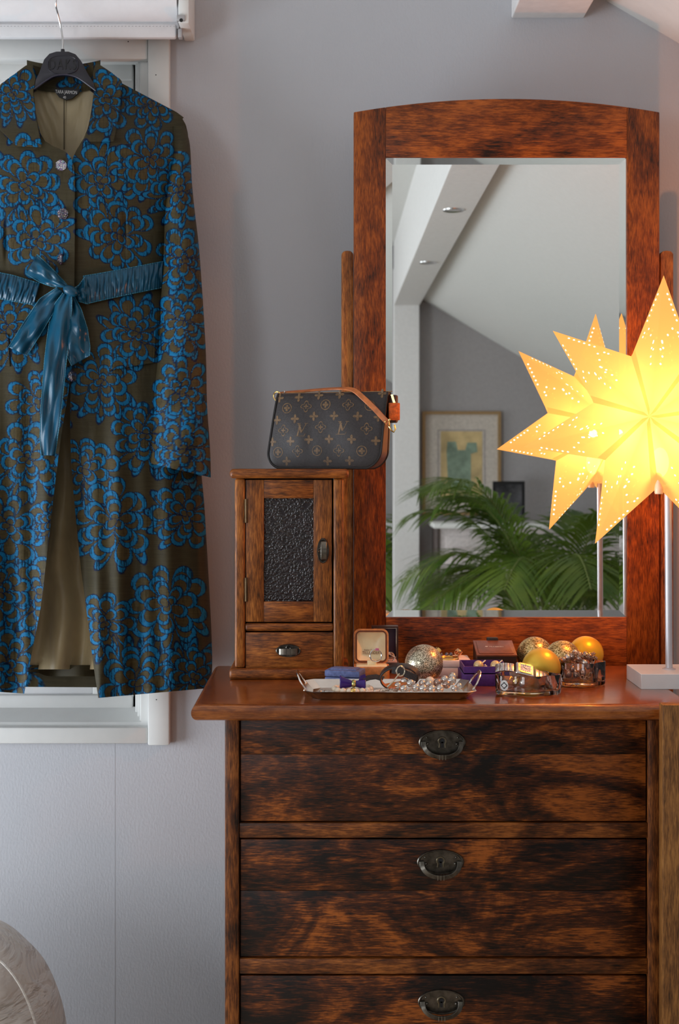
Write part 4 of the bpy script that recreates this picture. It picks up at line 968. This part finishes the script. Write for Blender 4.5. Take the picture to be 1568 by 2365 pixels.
fs = [(i*n+j, i*n+(j+1) % n, (i+1)*n+(j+1) % n, (i+1)*n+j) for i in range(3) for j in range(n)]+[(3*n+j, 3*n+(j+1) % n, 4*n) for j in range(n)]
ov.add(vs_, fs).build('oval_badge', BLACKM, hg)
text('raised_lettering', 'DAKS', .026, TR((X(144, 2.38), -.1192, Z(150, 2.38))) @ TX, plain('lettering_black', (.004, .004, .006), .3), hg, ext=.0008, sx=.66, space=1.25)
MB().tube(smooth_path([P(145, 124, 2.388), P(145, 112, 2.388), P(144.5, 90, 2.388), P(140, 60, 2.385), P(133, 30, 2.37), P(129, 12, 2.355), P(131, -12, 2.35), P(140, -50, 2.355), P(155, -80, 2.385), P(166, -84, 2.42), P(172, -74, 2.44)], 6), .0017, 8).build('hook', STEEL, hg)
MB().tube([P(145, 125, 2.388), P(145, 114, 2.388)], [.0042, .0032], 10).build('hook_collar', BLACKM, hg)

# woven pattern: petalled flowers, olive and blue, laid out on a sheet in the coat's own plane
TS = 1.5; PX0, PX1, PY0, PY1 = -190, 520, 110, 1640
Wd, Ht = int((PX1-PX0)*TS), int((PY1-PY0)*TS)
yy, xx_ = np.mgrid[0:Ht, 0:Wd]
def smooth_noise(h, w_, sy, sx_, rg):
    a = rg.random((int(h/sy)+3, int(w_/sx_)+3)); Y, Xc = np.arange(h)/sy, np.arange(w_)/sx_
    y0 = Y.astype(int); x0 = Xc.astype(int); fy = (Y-y0)[:, None]; fx = (Xc-x0)[None]
    fy = fy*fy*(3-2*fy); fx = fx*fx*(3-2*fx)
    return (a[y0][:, x0]*(1-fy)*(1-fx)+a[y0+1][:, x0]*fy*(1-fx)+a[y0][:, x0+1]*(1-fy)*fx+a[y0+1][:, x0+1]*fy*fx)
OLIVE, OLIVE2, BLU, NAVY = np.array((.042, .034, .016)), np.array((.060, .045, .017)), np.array((.002, .120, .270)), np.array((.002, .009, .036))
cmap = np.ones((Ht, Wd, 3))*OLIVE; bmap = np.zeros((Ht, Wd))
def petal(cx_, cy_, th_, a, b_):
    r = max(a, b_)*1.5*TS; px, py = (cx_-PX0)*TS, (cy_-PY0)*TS
    i0, i1, j0, j1 = int(max(0, py-r)), int(min(Ht, py+r)), int(max(0, px-r)), int(min(Wd, px+r))
    if i1 <= i0 or j1 <= j0: return
    Y, Xc = np.mgrid[i0:i1, j0:j1]; dx, dy = (Xc-px)/TS, (Y-py)/TS
    s = dx*math.cos(th_)+dy*math.sin(th_); t = -dx*math.sin(th_)+dy*math.cos(th_)
    bb = b_*(1+.30*s/a); qq = np.sqrt((s/a)**2+(t/np.maximum(bb, 1))**2)
    q2 = np.sqrt(((s+.20*a)/(.74*a))**2+(t/np.maximum(.76*bb, 1))**2)
    c = cmap[i0:i1, j0:j1]; m = bmap[i0:i1, j0:j1]
    out = qq < 1; rim = out & (qq > 1-1.5/min(a, b_)); ins = out & (q2 < 1); rim2 = ins & (q2 > 1-1.3/min(a, b_))
    c[out] = BLU; m[out] = 1; c[ins] = OLIVE2; m[ins] = .25; c[rim | rim2] = NAVY; m[rim | rim2] = .1
def flower(cx_, cy_, s, ph):
    rg = random.Random(int(cx_*31+cy_*7))
    for k in range(4):   # long curving leaves
        th_ = ph+.5*k-.75; petal(cx_+70*s*math.cos(th_), cy_+70*s*math.sin(th_), th_+.3, 38*s, 11*s)
    for R_, n, a, b_ in ((60, 9, 25, 19), (41, 7, 23, 17.5), (24, 5, 20, 14), (8, 3, 14, 10)):
        off = rg.random()*6
        for k in range(n):
            th_ = off+2*math.pi*k/n+rg.uniform(-.12, .12); rr_ = R_*s*rg.uniform(.88, 1.12)
            petal(cx_+rr_*math.cos(th_), cy_+rr_*1.05*math.sin(th_), th_+rg.uniform(-.25, .25), a*s*rg.uniform(.85, 1.15), b_*s*rg.uniform(.85, 1.1))
FL = [(40, 260, .75, 1), (245, 230, .85, 2.2), (60, 430, 1, 1.2), (235, 420, 1.0, 4.5), (350, 370, .95, 2), (90, 560, .95, -1.4), (275, 545, 1.0, 3.9), (350, 240, .7, 5), (20, 760, 1, 1.5), (315, 770, .95, 4.2), (235, 880, .95, 1.3), (90, 930, .9, .8), (60, 1060, 1, 1.6), (335, 1005, .95, 1.5), (195, 1085, .95, 1.7), (265, 1205, 1.15, 1.6), (430, 1190, .95, 2.9), (20, 1215, 1.1, 1.6), (95, 1370, 1.0, 1.8), (385, 1395, 1.15, 1.3), (240, 1440, .9, 1.4), (0, 1370, .9, 2), (318, 1580, 1.1, -1.6), (20, 1540, 1.05, 1.6), (450, 1565, .9, -1.4), (130, 1200, .6, 2),
      (415, 440, .85, 2.2), (425, 600, .85, 1.6), (420, 745, .9, 1.4), (420, 905, .85, 1.7), (425, 1040, .9, 1.5), (-90, 330, 1, 1), (-60, 520, .95, 2), (-120, 700, 1, 1), (-80, 900, 1, 2), (-130, 1080, 1, 1), (-70, 1300, 1, 2), (-140, 1480, 1, 1), (-60, 1600, 1, 0)]
for f_ in FL: flower(*f_)
thr = smooth_noise(Ht, Wd, 1.6, 40, NR); cmap *= (.82+.36*thr)[..., None]
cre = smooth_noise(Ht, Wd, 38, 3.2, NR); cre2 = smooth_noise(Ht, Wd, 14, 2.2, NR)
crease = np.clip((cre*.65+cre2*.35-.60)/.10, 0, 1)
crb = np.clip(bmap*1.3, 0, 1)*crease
cmap = cmap*(1-.80*crb[..., None])  # shade of the creases painted into the cloth colour
hgt = .00055*bmap-.0009*crb+.0003*(smooth_noise(Ht, Wd, 30, 8, NR)-.5)
def sample(px, py):
    j = np.clip(((px-PX0)*TS).round().astype(int), 0, Wd-1); i = np.clip(((py-PY0)*TS).round().astype(int), 0, Ht-1)
    return cmap[i, j], hgt[i, j]
def resample(pts, n):
    p = np.array(pts, float); s = np.r_[0, np.cumsum(np.hypot(*np.diff(p, axis=0).T))]; t = np.linspace(0, s[-1], n)
    # smooth polyline: linear resample, then light averaging
    q_ = np.stack([np.interp(t, s, p[:, 0]), np.interp(t, s, p[:, 1])], 1); k = max(1, n//60)
    r_ = q_.copy()
    for _ in range(2):
        r_[k:-k] = (r_[2*k:]+r_[:-2*k]+2*r_[k:-k])/4
    return r_
def toworld(px, py, d): return np.stack([(px-VX)*d/F, d-2.5, CZ-(py-VY)*d/F], -1)
def patch(left, right, step):
    n = int(max(np.hypot(*np.diff(np.array(left, float), axis=0).T).sum(), np.hypot(*np.diff(np.array(right, float), axis=0).T).sum())/step)
    l, r = resample(left, n), resample(right, n); m = int(max(abs(r-l).max(), 30)/step); t = np.linspace(0, 1, m)[None, :, None]
    g = l[:, None]*(1-t)+r[:, None]*t
    return g[..., 0], g[..., 1]
q = N('jacquard'); at_ = q.n('ShaderNodeAttribute', _attribute_name='weave'); q.l(at_.outputs['Color'], q.b.inputs['Base Color'])
q.set(Roughness=.6); q.b.inputs['Specular IOR Level'].default_value = .18
q.bump(q.noise(q.coord((220, 220, 1600), rnd=False), 1, 2), .25, .0006); JAC = q.m
q = N('tan_satin_lining'); v = q.coord(rnd=False); nz = q.noise(v, 9, 3, .5, .6)
q.l(q.ramp(nz, [(.3, (.36, .28, .155)), (.7, (.50, .40, .23))]), q.b.inputs['Base Color']); q.set(Roughness=.36); q.b.inputs['Sheen Weight'].default_value = .15
q.bump(q.noise(q.coord((9, 9, 4), rnd=False), 1, 3, .5, 1.2), .55, .02); LIN = q.m
ct = thing('coat', 'olive coat woven with blue flowers, tied with a teal satin ribbon at the waist', 'coat', (X(147, CD), CD-2.5, Z(1612, CD)))
MIDX = 147.0
RE = [(408, 259), (424, 271), (432, 288), (436, 315), (436, 345), (425, 430), (405, 520), (400, 640), (420, 800), (455, 1000), (471, 1150), (480, 1300), (488, 1450), (491, 1540), (487, 1589)]
rey = np.array(RE, float)
def halfw(py): return np.interp(py, rey[:, 1], rey[:, 0])-MIDX
def body_d(px, py, extra=0):
    u = np.clip(np.abs(px-MIDX)/halfw(py), 0, 1); top = np.clip((py-(165+np.abs(px-MIDX)*.38))/120, 0, 1); top = top*top*(3-2*top)
    bul = (.012+.083*top)*np.sqrt(np.clip(1-u**2.6, 0, 1)); waist = 1-.16*np.exp(-((py-650)/110)**2)
    fold = np.clip((py-700)/700, 0, 1)
    d = 2.425-bul*waist-.010*fold*np.sin(px*.045+py*.002)*(1-u**3)-.006*fold*np.sin(px*.11-py*.003)*(1-u**3)
    d = d+.004*np.sin((px*.9+py*.35)*.03)*np.exp(-((py-520)/130)**2)*(1-u**3)
    # darts above the waist band
    for c0_, y0_ in ((287, 535), (14, 560)): d = d+.006*np.exp(-((px-c0_)/5.0)**2-((py-y0_)/38)**2)
    return d+extra
def coat_patch(name, left, right, step, extra=0.0, dfun=None, solid=0, off=(0, 0)):
    px, py = patch(left, right, step); c, h = sample(px+off[0], py+off[1])
    d = (dfun or body_d)(px, py)+extra-h
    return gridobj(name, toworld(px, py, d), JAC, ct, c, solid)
RL = [(226, 163), (217, 200), (213, 250), (198, 322), (172, 346), (164, 360), (163, 640), (163, 870), (162, 1000), (166, 1100), (185, 1300), (205, 1450), (216, 1540), (227, 1612)]
coat_patch('front_panel', RL, RE, 1.6)
LE = [(2*MIDX-a, b_) for a, b_ in RE[:-1]]+[(2*MIDX-487, 1585)]
LR = [(68, 163), (76, 200), (82, 260), (97, 333), (140, 343), (160, 347), (172, 362), (173, 500), (172, 640), (170, 760), (166, 860), (152, 940), (142, 1000), (128, 1110), (112, 1250), (95, 1400), (75, 1500), (56, 1602)]
coat_patch('front_panel', LE, LR, 1.9, -.008)
# edge facing that gives the overlap its thickness
def edge_strip(curve, extra, name, dep=.006):
    c = resample(curve, 260); px, py = c[:, 0], c[:, 1]; d = body_d(px, py)+extra
    g = np.stack([toworld(px, py, d), toworld(px, py, d+dep)], 1); cc = np.ones((len(px), 2, 3))*OLIVE*.5  # edge colour darkened to deepen the weak shadow at the overlap
    return gridobj(name, g, JAC, ct, cc)
edge_strip(LR, -.008, 'front_edge', .009); edge_strip(RL, 0, 'front_edge')
for nm, cu, ex in (('hem', [(227, 1612), (487, 1589)], 0), ('hem', [(-193, 1585), (56, 1602)], -.005)): edge_strip(cu, ex, nm, .012)
# back panel and lining
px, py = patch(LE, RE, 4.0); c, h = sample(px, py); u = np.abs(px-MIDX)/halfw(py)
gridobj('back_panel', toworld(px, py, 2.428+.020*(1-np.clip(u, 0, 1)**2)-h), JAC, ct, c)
px, py = np.meshgrid(np.linspace(-60, 350, 120), np.linspace(196, 1546, 300))
hw = np.where(py < 420, 78, halfw(py)-18); px = np.clip(px, MIDX-hw, MIDX+hw)
low = np.clip((py-850)/500, 0, 1)
d = 2.413+.004*np.cos((px-MIDX)*.02)-.010*low*np.sin((px-40)*.075)-.008*low*np.sin((px*1.6+py*.6)*.035)-.020*low*np.exp(-((px-120-(1500-py)*.03)/38)**2)
gridobj('lining', toworld(px, py, d), LIN, ct)
sm = [(148+.01*k, 205+28*k) for k in range(6)]
MB().tube([P(a, b_, 2.4115) for a, b_ in sm], .0009, 6).build('lining_seam', plain('seam_shadow', (.08, .06, .03), .7), ct)
px, py = np.meshgrid(np.linspace(40, 250, 90), np.linspace(1536, 1562, 14)); c, h = sample(px, py)
pyb = py-8*np.exp(-((px-85)/16)**2)*(py-1536)/26
gridobj('back_hem', toworld(px, pyb, 2.416-.010*np.sin((px-40)*.055)-h), JAC, ct, c)
px, py = np.meshgrid(np.linspace(62, 232, 120), np.linspace(150, 214, 40)); c, h = sample(px+40, py+80)
gridobj('neck_facing', toworld(px, py+10*((px-147)/80)**2*-1, 2.4105-h), JAC, ct, c)
# neck label
lbm = MB(); lp = [(124, 205), (186, 205), (180, 216), (166, 227), (152, 231), (136, 224), (128, 214)]
lab_ = lbm.prism([(X(a, 2.405), Z(b_, 2.405)) for a, b_ in lp], 2.4055-2.5, 2.409-2.5).build('neck_label', plain('black_label', (.006, .006, .009), .6), ct, smooth=False)
WT = plain('white_thread', (.75, .75, .75), .6)
text('label_lettering', 'TARA JARMON', .0088, TR((X(153, 2.405), 2.4052-2.5, Z(213, 2.405))) @ TX @ Matrix.Rotation(math.radians(-3), 4, 'Z'), WT, lab_, sx=.66)
text('label_lettering', '40', .0066, TR((X(149, 2.405), 2.4052-2.5, Z(225, 2.405))) @ TX, WT, lab_, sx=.8)
# sleeves: closed tubes
SI = [(398, 292), (396, 340), (388, 420), (380, 500), (376, 640), (365, 800), (357, 900), (350, 1000), (346, 1070)]
SO = [(425, 290), (434, 310), (439, 335), (443, 420), (458, 560), (470, 700), (474, 800), (480, 950), (487, 1103)]
def sleeve(mir):
    n = 330; l, r = resample(SI, n), resample(SO, n)
    cxy = (l+r)/2; hv = (r-l)/2; na = 132; a = np.linspace(0, 2*np.pi, na, endpoint=False)[None]
    wob = 1+.03*np.sin(np.linspace(0, 22, n))[:, None]*np.cos(a+1)
    px = cxy[:, :1]+hv[:, :1]*np.cos(a)*wob; py = cxy[:, 1:]+hv[:, 1:]*np.cos(a)
    dep = np.interp(np.linspace(0, 1, n), [0, .06, .2, 1], [.012, .03, .044, .048])[:, None]
    dc = np.interp(np.linspace(0, 1, n), [0, .15, .5, 1], [2.415, 2.392, 2.372, 2.362])[:, None]
    c, h = sample(px, py)
    d = dc-dep*np.sin(a)*1.0-h*1.2*np.sign(np.sin(a))-.004*np.sin(py*.03+px*.05)*np.clip(np.sin(a), 0, 1)
    if mir: px = 2*MIDX-px
    o = gridobj('sleeve', toworld(px, py, d+np.zeros_like(px)), JAC, ct, c, wrap=True)
    # cap over the cuff opening, its shade put into the dark colour
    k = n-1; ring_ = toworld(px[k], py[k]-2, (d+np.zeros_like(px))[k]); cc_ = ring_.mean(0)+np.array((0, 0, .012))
    MB().add([tuple(p) for p in ring_]+[tuple(cc_)], [(j, (j+1) % na, na) for j in range(na)]).build('cuff_shade_cap', plain('dark_cuff', (.02, .016, .012), .8) if not mir else bpy.data.materials['dark_cuff'], o)
sleeve(False); sleeve(True)
# collar
def col_d(base_, rise):
    def f(px, py): return np.minimum(body_d(px, py), 2.41)-base_-rise*np.exp(-((py-200)/60)**2)
    return f
CI = [(222, 147), (214, 170), (217, 200), (214, 250), (206, 295), (191, 327)]; CO = [(226, 147), (252, 164), (282, 187), (277, 240), (270, 290), (263, 327)]
coat_patch('collar', CI, CO, 1.7, 0, col_d(.012, .012), .0025)
CI2 = [(60, 152), (0, 196), (-6, 250), (0, 300), (40, 338)]; CO2 = [(72, 150), (83, 180), (77, 212), (84, 270), (97, 340)]
coat_patch('collar', CI2, CO2, 1.7, -.004, col_d(.012, .012), .0025, off=(10, 40))
# the collar's stand behind the neck
px, py = np.meshgrid(np.linspace(76, 216, 100), np.linspace(146, 176, 16)); c, h = sample(px, py+200)
gridobj('collar_stand', toworld(px, py+16*(1-((px-146)/82)**2), 2.418-.028*((px-146)/82)**2-h), JAC, ct, c)
# pocket flap
coat_patch('pocket_flap', [(250, 782), (250, 856)], [(360, 760), (356, 838)], 1.6, -.005, None, .002)
coat_patch('pocket_flap', [(-66, 762), (-62, 838)], [(20, 772), (24, 846)], 2.0, -.009, None, .002)
# buttons
GEM = N('crystal_button'); ly_ = GEM.n('ShaderNodeTexVoronoi', Scale=700); GEM.l(GEM.coord(rnd=False), ly_.inputs['Vector']); sp3 = GEM.n('ShaderNodeSeparateColor'); GEM.l(ly_.outputs['Color'], sp3.inputs[0])
GEM.l(GEM.ramp(sp3.outputs[0], [(0, (.05, .04, .06)), (.3, (.30, .18, .36)), (.55, (.20, .32, .36)), (.8, (.5, .42, .34)), (1, (.9, .9, .9))]), GEM.b.inputs['Base Color']); GEM.set(Metallic=.9, Roughness=.12)
gb = MB(); gb.lathe([(.0092, -.002), (.0095, .001), (.007, .0045), (.001, .006)], 20, (0, 0, 0))
RG = random.Random(3)
for k in range(34):
    t = math.acos(1-k/34*.95); a = k*2.39996; rr_ = .0088
    gb.sphere((rr_*math.sin(t)*math.cos(a), rr_*math.sin(t)*math.sin(a), rr_*.8*math.cos(t)), .0017, 5, 4)
btn = None
for bx_p, by_p in ((141, 382), (145, 494), (143, 599), (169, 868)):
    d = float(body_d(np.array([bx_p*1.0]), np.array([by_p*1.0]))[0])-.008
    if btn is None: btn = gb.build('button', GEM.m, None, smooth=False); o = btn; o.parent = ct
    else: o = copy_obj(btn, ct)
    o.location = Vector(P(bx_p, by_p, d-.002))-ORG[ct]; o.rotation_euler = (math.pi/2, 0, .7*by_p)
for bx_p, by_p in ((141, 382), (145, 494)):
    d = float(body_d(np.array([bx_p-22.]), np.array([by_p*1.0]))[0])-.0065
    MB().tube([P(bx_p-32, by_p-3, d), P(bx_p-10, by_p, d)], .0012, 6).build('buttonhole', plain('olive_thread', (.16, .13, .03), .8), ct)
# ribbon at the waist
q = N('teal_satin'); v = q.coord((1, 1, 1)); q.l(q.ramp(q.noise(v, 25, 3), [(.3, (.003, .050, .10)), (.7, (.005, .075, .14))]), q.b.inputs['Base Color'])
q.set(Roughness=.30); q.b.inputs['Specular IOR Level'].default_value = .4; q.b.inputs['Anisotropic'].default_value = .4; q.bump(q.noise(v, 400, 2), .08, .001); TEAL = q.m
STI = plain('teal_stitch', (.03, .17, .26), .5, var=.4, nscale=900)
def ribbon(name, left, right, dfun, step=3.0, stitch=True, hemrow=True):
    px, py = patch(left, right, step); n, m = px.shape
    t = np.linspace(0, 1, n)[:, None]+0*px; s = np.linspace(0, 1, m)[None]+0*px
    d = dfun(px, py, t, s); g = toworld(px, py, d)
    o = gridobj(name, g, TEAL, ct, None, .0012)
    if stitch:
        mb = MB()
        for k in (0, m-1):
            pts = [Vector(p)+Vector((0, -.0009, 0)) for p in g[::1, k]]
            mb.tube(pts, [.0011 if i % 2 else .0006 for i in range(len(pts))], 5)
        mb.build('edge_stitching', STI, o)
    return o
def gather(px, py, t, s): return body_d(px, py)-.009-.0045*np.sin(math.pi*np.clip(s, 0, 1))-.0042*np.abs(np.sin(t*46+.9*np.sin(s*5+t*19)+.6*np.sin(t*31)))*np.sin(math.pi*s)**.5-.0009*np.sin(t*210+s*3)
ribbon('waist_band', [(192, 638), (240, 630), (310, 617), (377, 604)], [(198, 702), (250, 690), (310, 677), (375, 664)], gather, 1.8)
ribbon('waist_band', [(-110, 606), (-40, 622), (30, 636), (92, 655)], [(-108, 668), (-40, 682), (10, 692), (78, 704)], lambda *a: gather(*a)-.005, 1.8)
fd = lambda base_, amp, ph=0: (lambda px, py, t, s: body_d(px, py)-base_-amp*np.sin(math.pi*s)*(.4+.6*np.sin(math.pi*np.clip(t, 0, 1)))-.004*np.sin(t*7+s*4+ph)-.0022*np.sin(t*17-s*7+2*ph)-.0016*np.sin(s*15+t*4+ph))
ribbon('bow_loop', [(161, 664), (120, 662), (92, 652), (60, 632)], [(166, 672), (150, 652), (118, 618), (86, 588)], fd(.020, .016))
ribbon('bow_loop', [(161, 678), (152, 720), (148, 780), (150, 812), (166, 845)], [(170, 682), (188, 715), (202, 760), (208, 800), (207, 822)], fd(.016, .014, 2))
ribbon('bow_tail', [(132, 664), (92, 690), (55, 745), (20, 802)], [(158, 682), (128, 715), (95, 770), (62, 822)], fd(.018, .008, 1))
ribbon('bow_tail', [(146, 676), (124, 705), (113, 750), (103, 830), (95, 940), (92, 1010), (96, 1052)], [(166, 680), (166, 715), (160, 770), (153, 840), (147, 900), (138, 980), (127, 1052)], fd(.026, .006, 4))
ribbon('band_end', [(166, 668), (182, 660), (196, 640)], [(168, 690), (184, 697), (203, 702)], fd(.014, .006))
kp = P(163, 672, float(body_d(np.array([163.]), np.array([672.]))[0])-.034)
MB().sphere(kp, .012, 18, 12, (1.15, .75, .75), xf=TR(Vector(kp)) @ Matrix.Rotation(math.radians(25), 4, 'Y') @ TR(-Vector(kp))).build('bow_knot', TEAL, ct)

# ------------------------------------------------------------------ cream covered chair back in the corner
cc = thing('slipcovered_chair', 'cream satin cover draped over a rounded chair back below the window', 'chair', (-.773, -.42, 0))
g = []; ex = 2/5.0
def spw(v_, e): return math.copysign(abs(v_)**e, v_)
nu_, nv_ = 120, 60
for i in range(nv_+1):
    t = math.pi/2*i/nv_; row = []
    for j in range(nu_+1):
        a = 2*math.pi*j/nu_; sx_, sz_ = spw(math.sin(t), ex), spw(math.cos(t), ex)
        x = .372*spw(math.cos(a), .55)*sx_; y = .17*spw(math.sin(a), .7)*sx_; z = .556*sz_
        f = (1-sz_)*.010*math.sin(a*9+3*math.sin(z*6))+.006*math.sin(x*38+z*26+y*20)+.004*math.sin(x*75-z*40)
        k = 1+f/.3
        row.append((-.773+x*(1+f*.6), -.42+y*k-f*1.0, max(.001, z+.003*math.sin(x*30+y*20))))
    g.append(row)
CRM = N('cream_satin_cover'); v = CRM.coord(rnd=False); CRM.l(CRM.ramp(CRM.noise(v, 6, 3), [(.3, (.56, .52, .48)), (.7, (.68, .63, .58))]), CRM.b.inputs['Base Color']); CRM.set(Roughness=.42); CRM.b.inputs['Sheen Weight'].default_value = .3
CRM.bump(CRM.noise(CRM.coord((7, 7, 16), rnd=False), 1, 4, .5, 1.5), .9, .03)
grid_mb(g).build('cover', CRM.m, cc, ang=80)
sm_ = [(-.773+.36*spw(math.cos(a), .55)*spw(math.sin(t), ex)*1.002, -.42-.10+.0*t, .578*spw(math.cos(t), ex)+.002) for a, t in [(0, math.pi/2*(1-k/30)) for k in range(31)]]
MB().tube(sm_, .002, 6).build('cover_seam', CRM.m, cc)

# ------------------------------------------------------------------ far end of the room, seen in the mirror
YW = YF
pf = thing('framed_picture', 'gold-framed pastel picture with a cream mount on the far wall', 'picture', (.704, YW+.01, .99))
px0, px1, pz0, pz1 = .495, .913, .994, 1.546
mb = MB(); rframe(mb, px1-px0, pz1-pz0, .001, .016, 0, .022, TR(((px0+px1)/2, YW, (pz0+pz1)/2))); mb.build('frame', plain('gold_wood', (.34, .22, .10), .4, .3), pf, ang=25)
MB().box(px0+.012, px1-.012, YW+.004, YW+.010, pz0+.012, pz1-.012).build('mount', plain('cream_mount', (.55, .49, .43), .8), pf, smooth=False)
mb = MB(); rframe(mb, .255, .38, .001, .008, .010, .011, TR(((px0+px1)/2, YW, (pz0+pz1)/2-.01))); mb.build('mount_line', plain('grey_line', (.38, .34, .32), .8), pf, smooth=False)
MB().box((px0+px1)/2-.11, (px0+px1)/2+.11, YW+.0095, YW+.0115, 1.09, 1.44).build('picture_sheet', plain('ochre_sheet', (.55, .41, .20), .8, var=.12, nscale=12), pf, smooth=False)
cxp = (px0+px1)/2
MB().prism([(cxp-.07, 1.13), (cxp+.05, 1.13), (cxp+.05, 1.32), (cxp+.085, 1.33), (cxp+.08, 1.38), (cxp+.03, 1.38), (cxp+.02, 1.34), (cxp-.02, 1.34), (cxp-.03, 1.385), (cxp-.075, 1.385), (cxp-.08, 1.33)], YW+.0114, YW+.0122).build('painted_shape', plain('sage_paint', (.20, .27, .20), .8, var=.2, nscale=15), pf, smooth=False)
sb_ = thing('sideboard', 'white panelled sideboard standing below the framed picture', 'sideboard', (1.05, YW+.18, 0))
PKW = plain('pink_white_paint', (.60, .54, .53), .5)
MB().box(.56, 1.62, YW+.02, YW+.34, .06, .94, .003).build('body', PKW, sb_)
MB().box(.53, 1.65, YW+.01, YW+.37, .94, .965, .004).build('top_board', WHITE, sb_)
for k in range(3):
    x = .59+.345*k; dd = MB().box(x, x+.32, YW+.34, YW+.355, .10, .90, .003).build('door', PKW, sb_); mb = MB(); rframe(mb, .26, .70, .001, .008, .355, .361, TR((x+.16, YW, .5))); mb.build('door_moulding', PKW, dd, ang=25)
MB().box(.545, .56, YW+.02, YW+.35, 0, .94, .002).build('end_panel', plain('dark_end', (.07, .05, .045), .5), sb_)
for x in (.58, 1.56): MB().box(x, x+.04, YW+.04, YW+.08, 0, .06).build('leg', PKW, sb_, smooth=False)
ph = thing('photo_frame', 'small black photo frame standing on the white sideboard', 'photo frame', (.93, YW+.2, .965))
mb = MB(); rframe(mb, .17, .21, .001, .014, -.006, .006, TR((.93, YW+.2, 1.072)) @ Matrix.Rotation(math.radians(170), 4, 'Z')); mb.build('frame', BLACK, ph, ang=25)
MB().box(-.078, .078, -.002, .002, -.098, .098, xf=TR((.93, YW+.2, 1.072)) @ Matrix.Rotation(math.radians(170), 4, 'Z')).build('photo', plain('dark_photo', (.06, .06, .065), .2, var=.5, nscale=10), ph, smooth=False)

palm = thing('potted_palm', 'green feathery palm in a dark pot standing in the room, reflected in the mirror', 'palm', (.93, -3.25, 0))
PX_, PY_ = .93, -3.25
MB().lathe([(.10, 0), (.135, .22), (.15, .235), (.15, .26), (.138, .26), (.13, .23), (.01, .22)], 36, (PX_, PY_, 0)).build('pot', plain('dark_pot', (.05, .045, .045), .35), palm)
MB().lathe([(.13, 0), (.06, .012), (.01, .014)], 24, (PX_, PY_, .222)).build('soil', plain('soil', (.03, .02, .015), .95, bump=.8, bscale=80), palm)
LEAF = N('palm_leaf'); LEAF.l(LEAF.ramp(LEAF.noise(LEAF.coord(), 8, 3), [(.3, (.040, .105, .014)), (.7, (.16, .23, .028))]), LEAF.b.inputs['Base Color']); LEAF.set(Roughness=.4)
tl2 = LEAF.n('ShaderNodeBsdfTranslucent'); tl2.inputs[0].default_value = (.14, .24, .025, 1); mm = LEAF.n('ShaderNodeMixShader', Fac=.3); LEAF.l(LEAF.b.outputs[0], mm.inputs[1]); LEAF.l(tl2.outputs[0], mm.inputs[2]); LEAF.l(mm.outputs[0], LEAF.out.inputs[0])
STEM = plain('palm_stem', (.16, .20, .05), .5)
rp = random.Random(21)
fr_ = [(a, r_) for a, r_ in [(175, .62), (200, .58), (150, .60), (225, .55), (120, .52), (95, .62), (65, .55), (35, .6), (10, .55), (340, .62), (310, .55), (285, .6), (255, .55), (170, .46), (225, .38), (60, .35), (300, .35), (188, .56), (158, .52), (205, .6)]]
for fi, (a, reach) in enumerate(fr_):
    a = math.radians(a+rp.uniform(-8, 8)); hgt_ = rp.uniform(.92, 1.12) if fi < 13 else rp.uniform(1.12, 1.32); st0 = Vector((PX_+.03*math.cos(a), PY_+.03*math.sin(a), .25))
    pts = []
    for k in range(26):
        t = k/25; rad = .03+reach*t**1.5; z = .25+(hgt_-.25)*(1-(1-t)**1.8)-.34*max(0, t-.5)**1.6*(1.6 if fi < 13 else .7)*1.5
        pts.append(Vector((PX_+rad*math.cos(a), PY_+rad*math.sin(a), z)))
    mb = MB().tube(pts, [.006*(1-.8*k/25)+.0008 for k in range(26)], 6)
    fo = mb.build('frond_stem', STEM, palm)
    lf = MB()
    for k in range(44):
        t = .34+.66*k/44; i = t*25; i0 = min(24, int(i)); p = pts[i0].lerp(pts[i0+1], i-i0); tg = (pts[i0+1]-pts[i0]).normalized()
        side = tg.cross(Vector((0, 0, 1))).normalized(); up_ = side.cross(tg)
        for s in (-1, 1):
            L_ = (.27*math.sin(math.pi*min(1, .18+.82*(t-.34)/.70))**.7+.04)*rp.uniform(.85, 1.1)
            dirv = (side*s*.85+tg*.75+up_*.10).normalized(); droop = rp.uniform(.18, .34); wv_ = .0058
            row = []
            for m_ in range(6):
                u_ = m_/5; c_ = p+dirv*L_*u_+Vector((0, 0, -droop*L_*u_*u_*1.6)); w2 = wv_*math.sin(math.pi*min(.97, .12+.85*u_))
                wd2 = tg.cross(dirv).cross(dirv).normalized(); row.append((c_-wd2*w2, c_+wd2*w2))
            vs_ = [p2 for r2 in row for p2 in r2]; lf.add(vs_, [(2*m_, 2*m_+1, 2*m_+3, 2*m_+2) for m_ in range(5)])
    lf.build('frond_leaflets', LEAF.m, fo, ang=80)
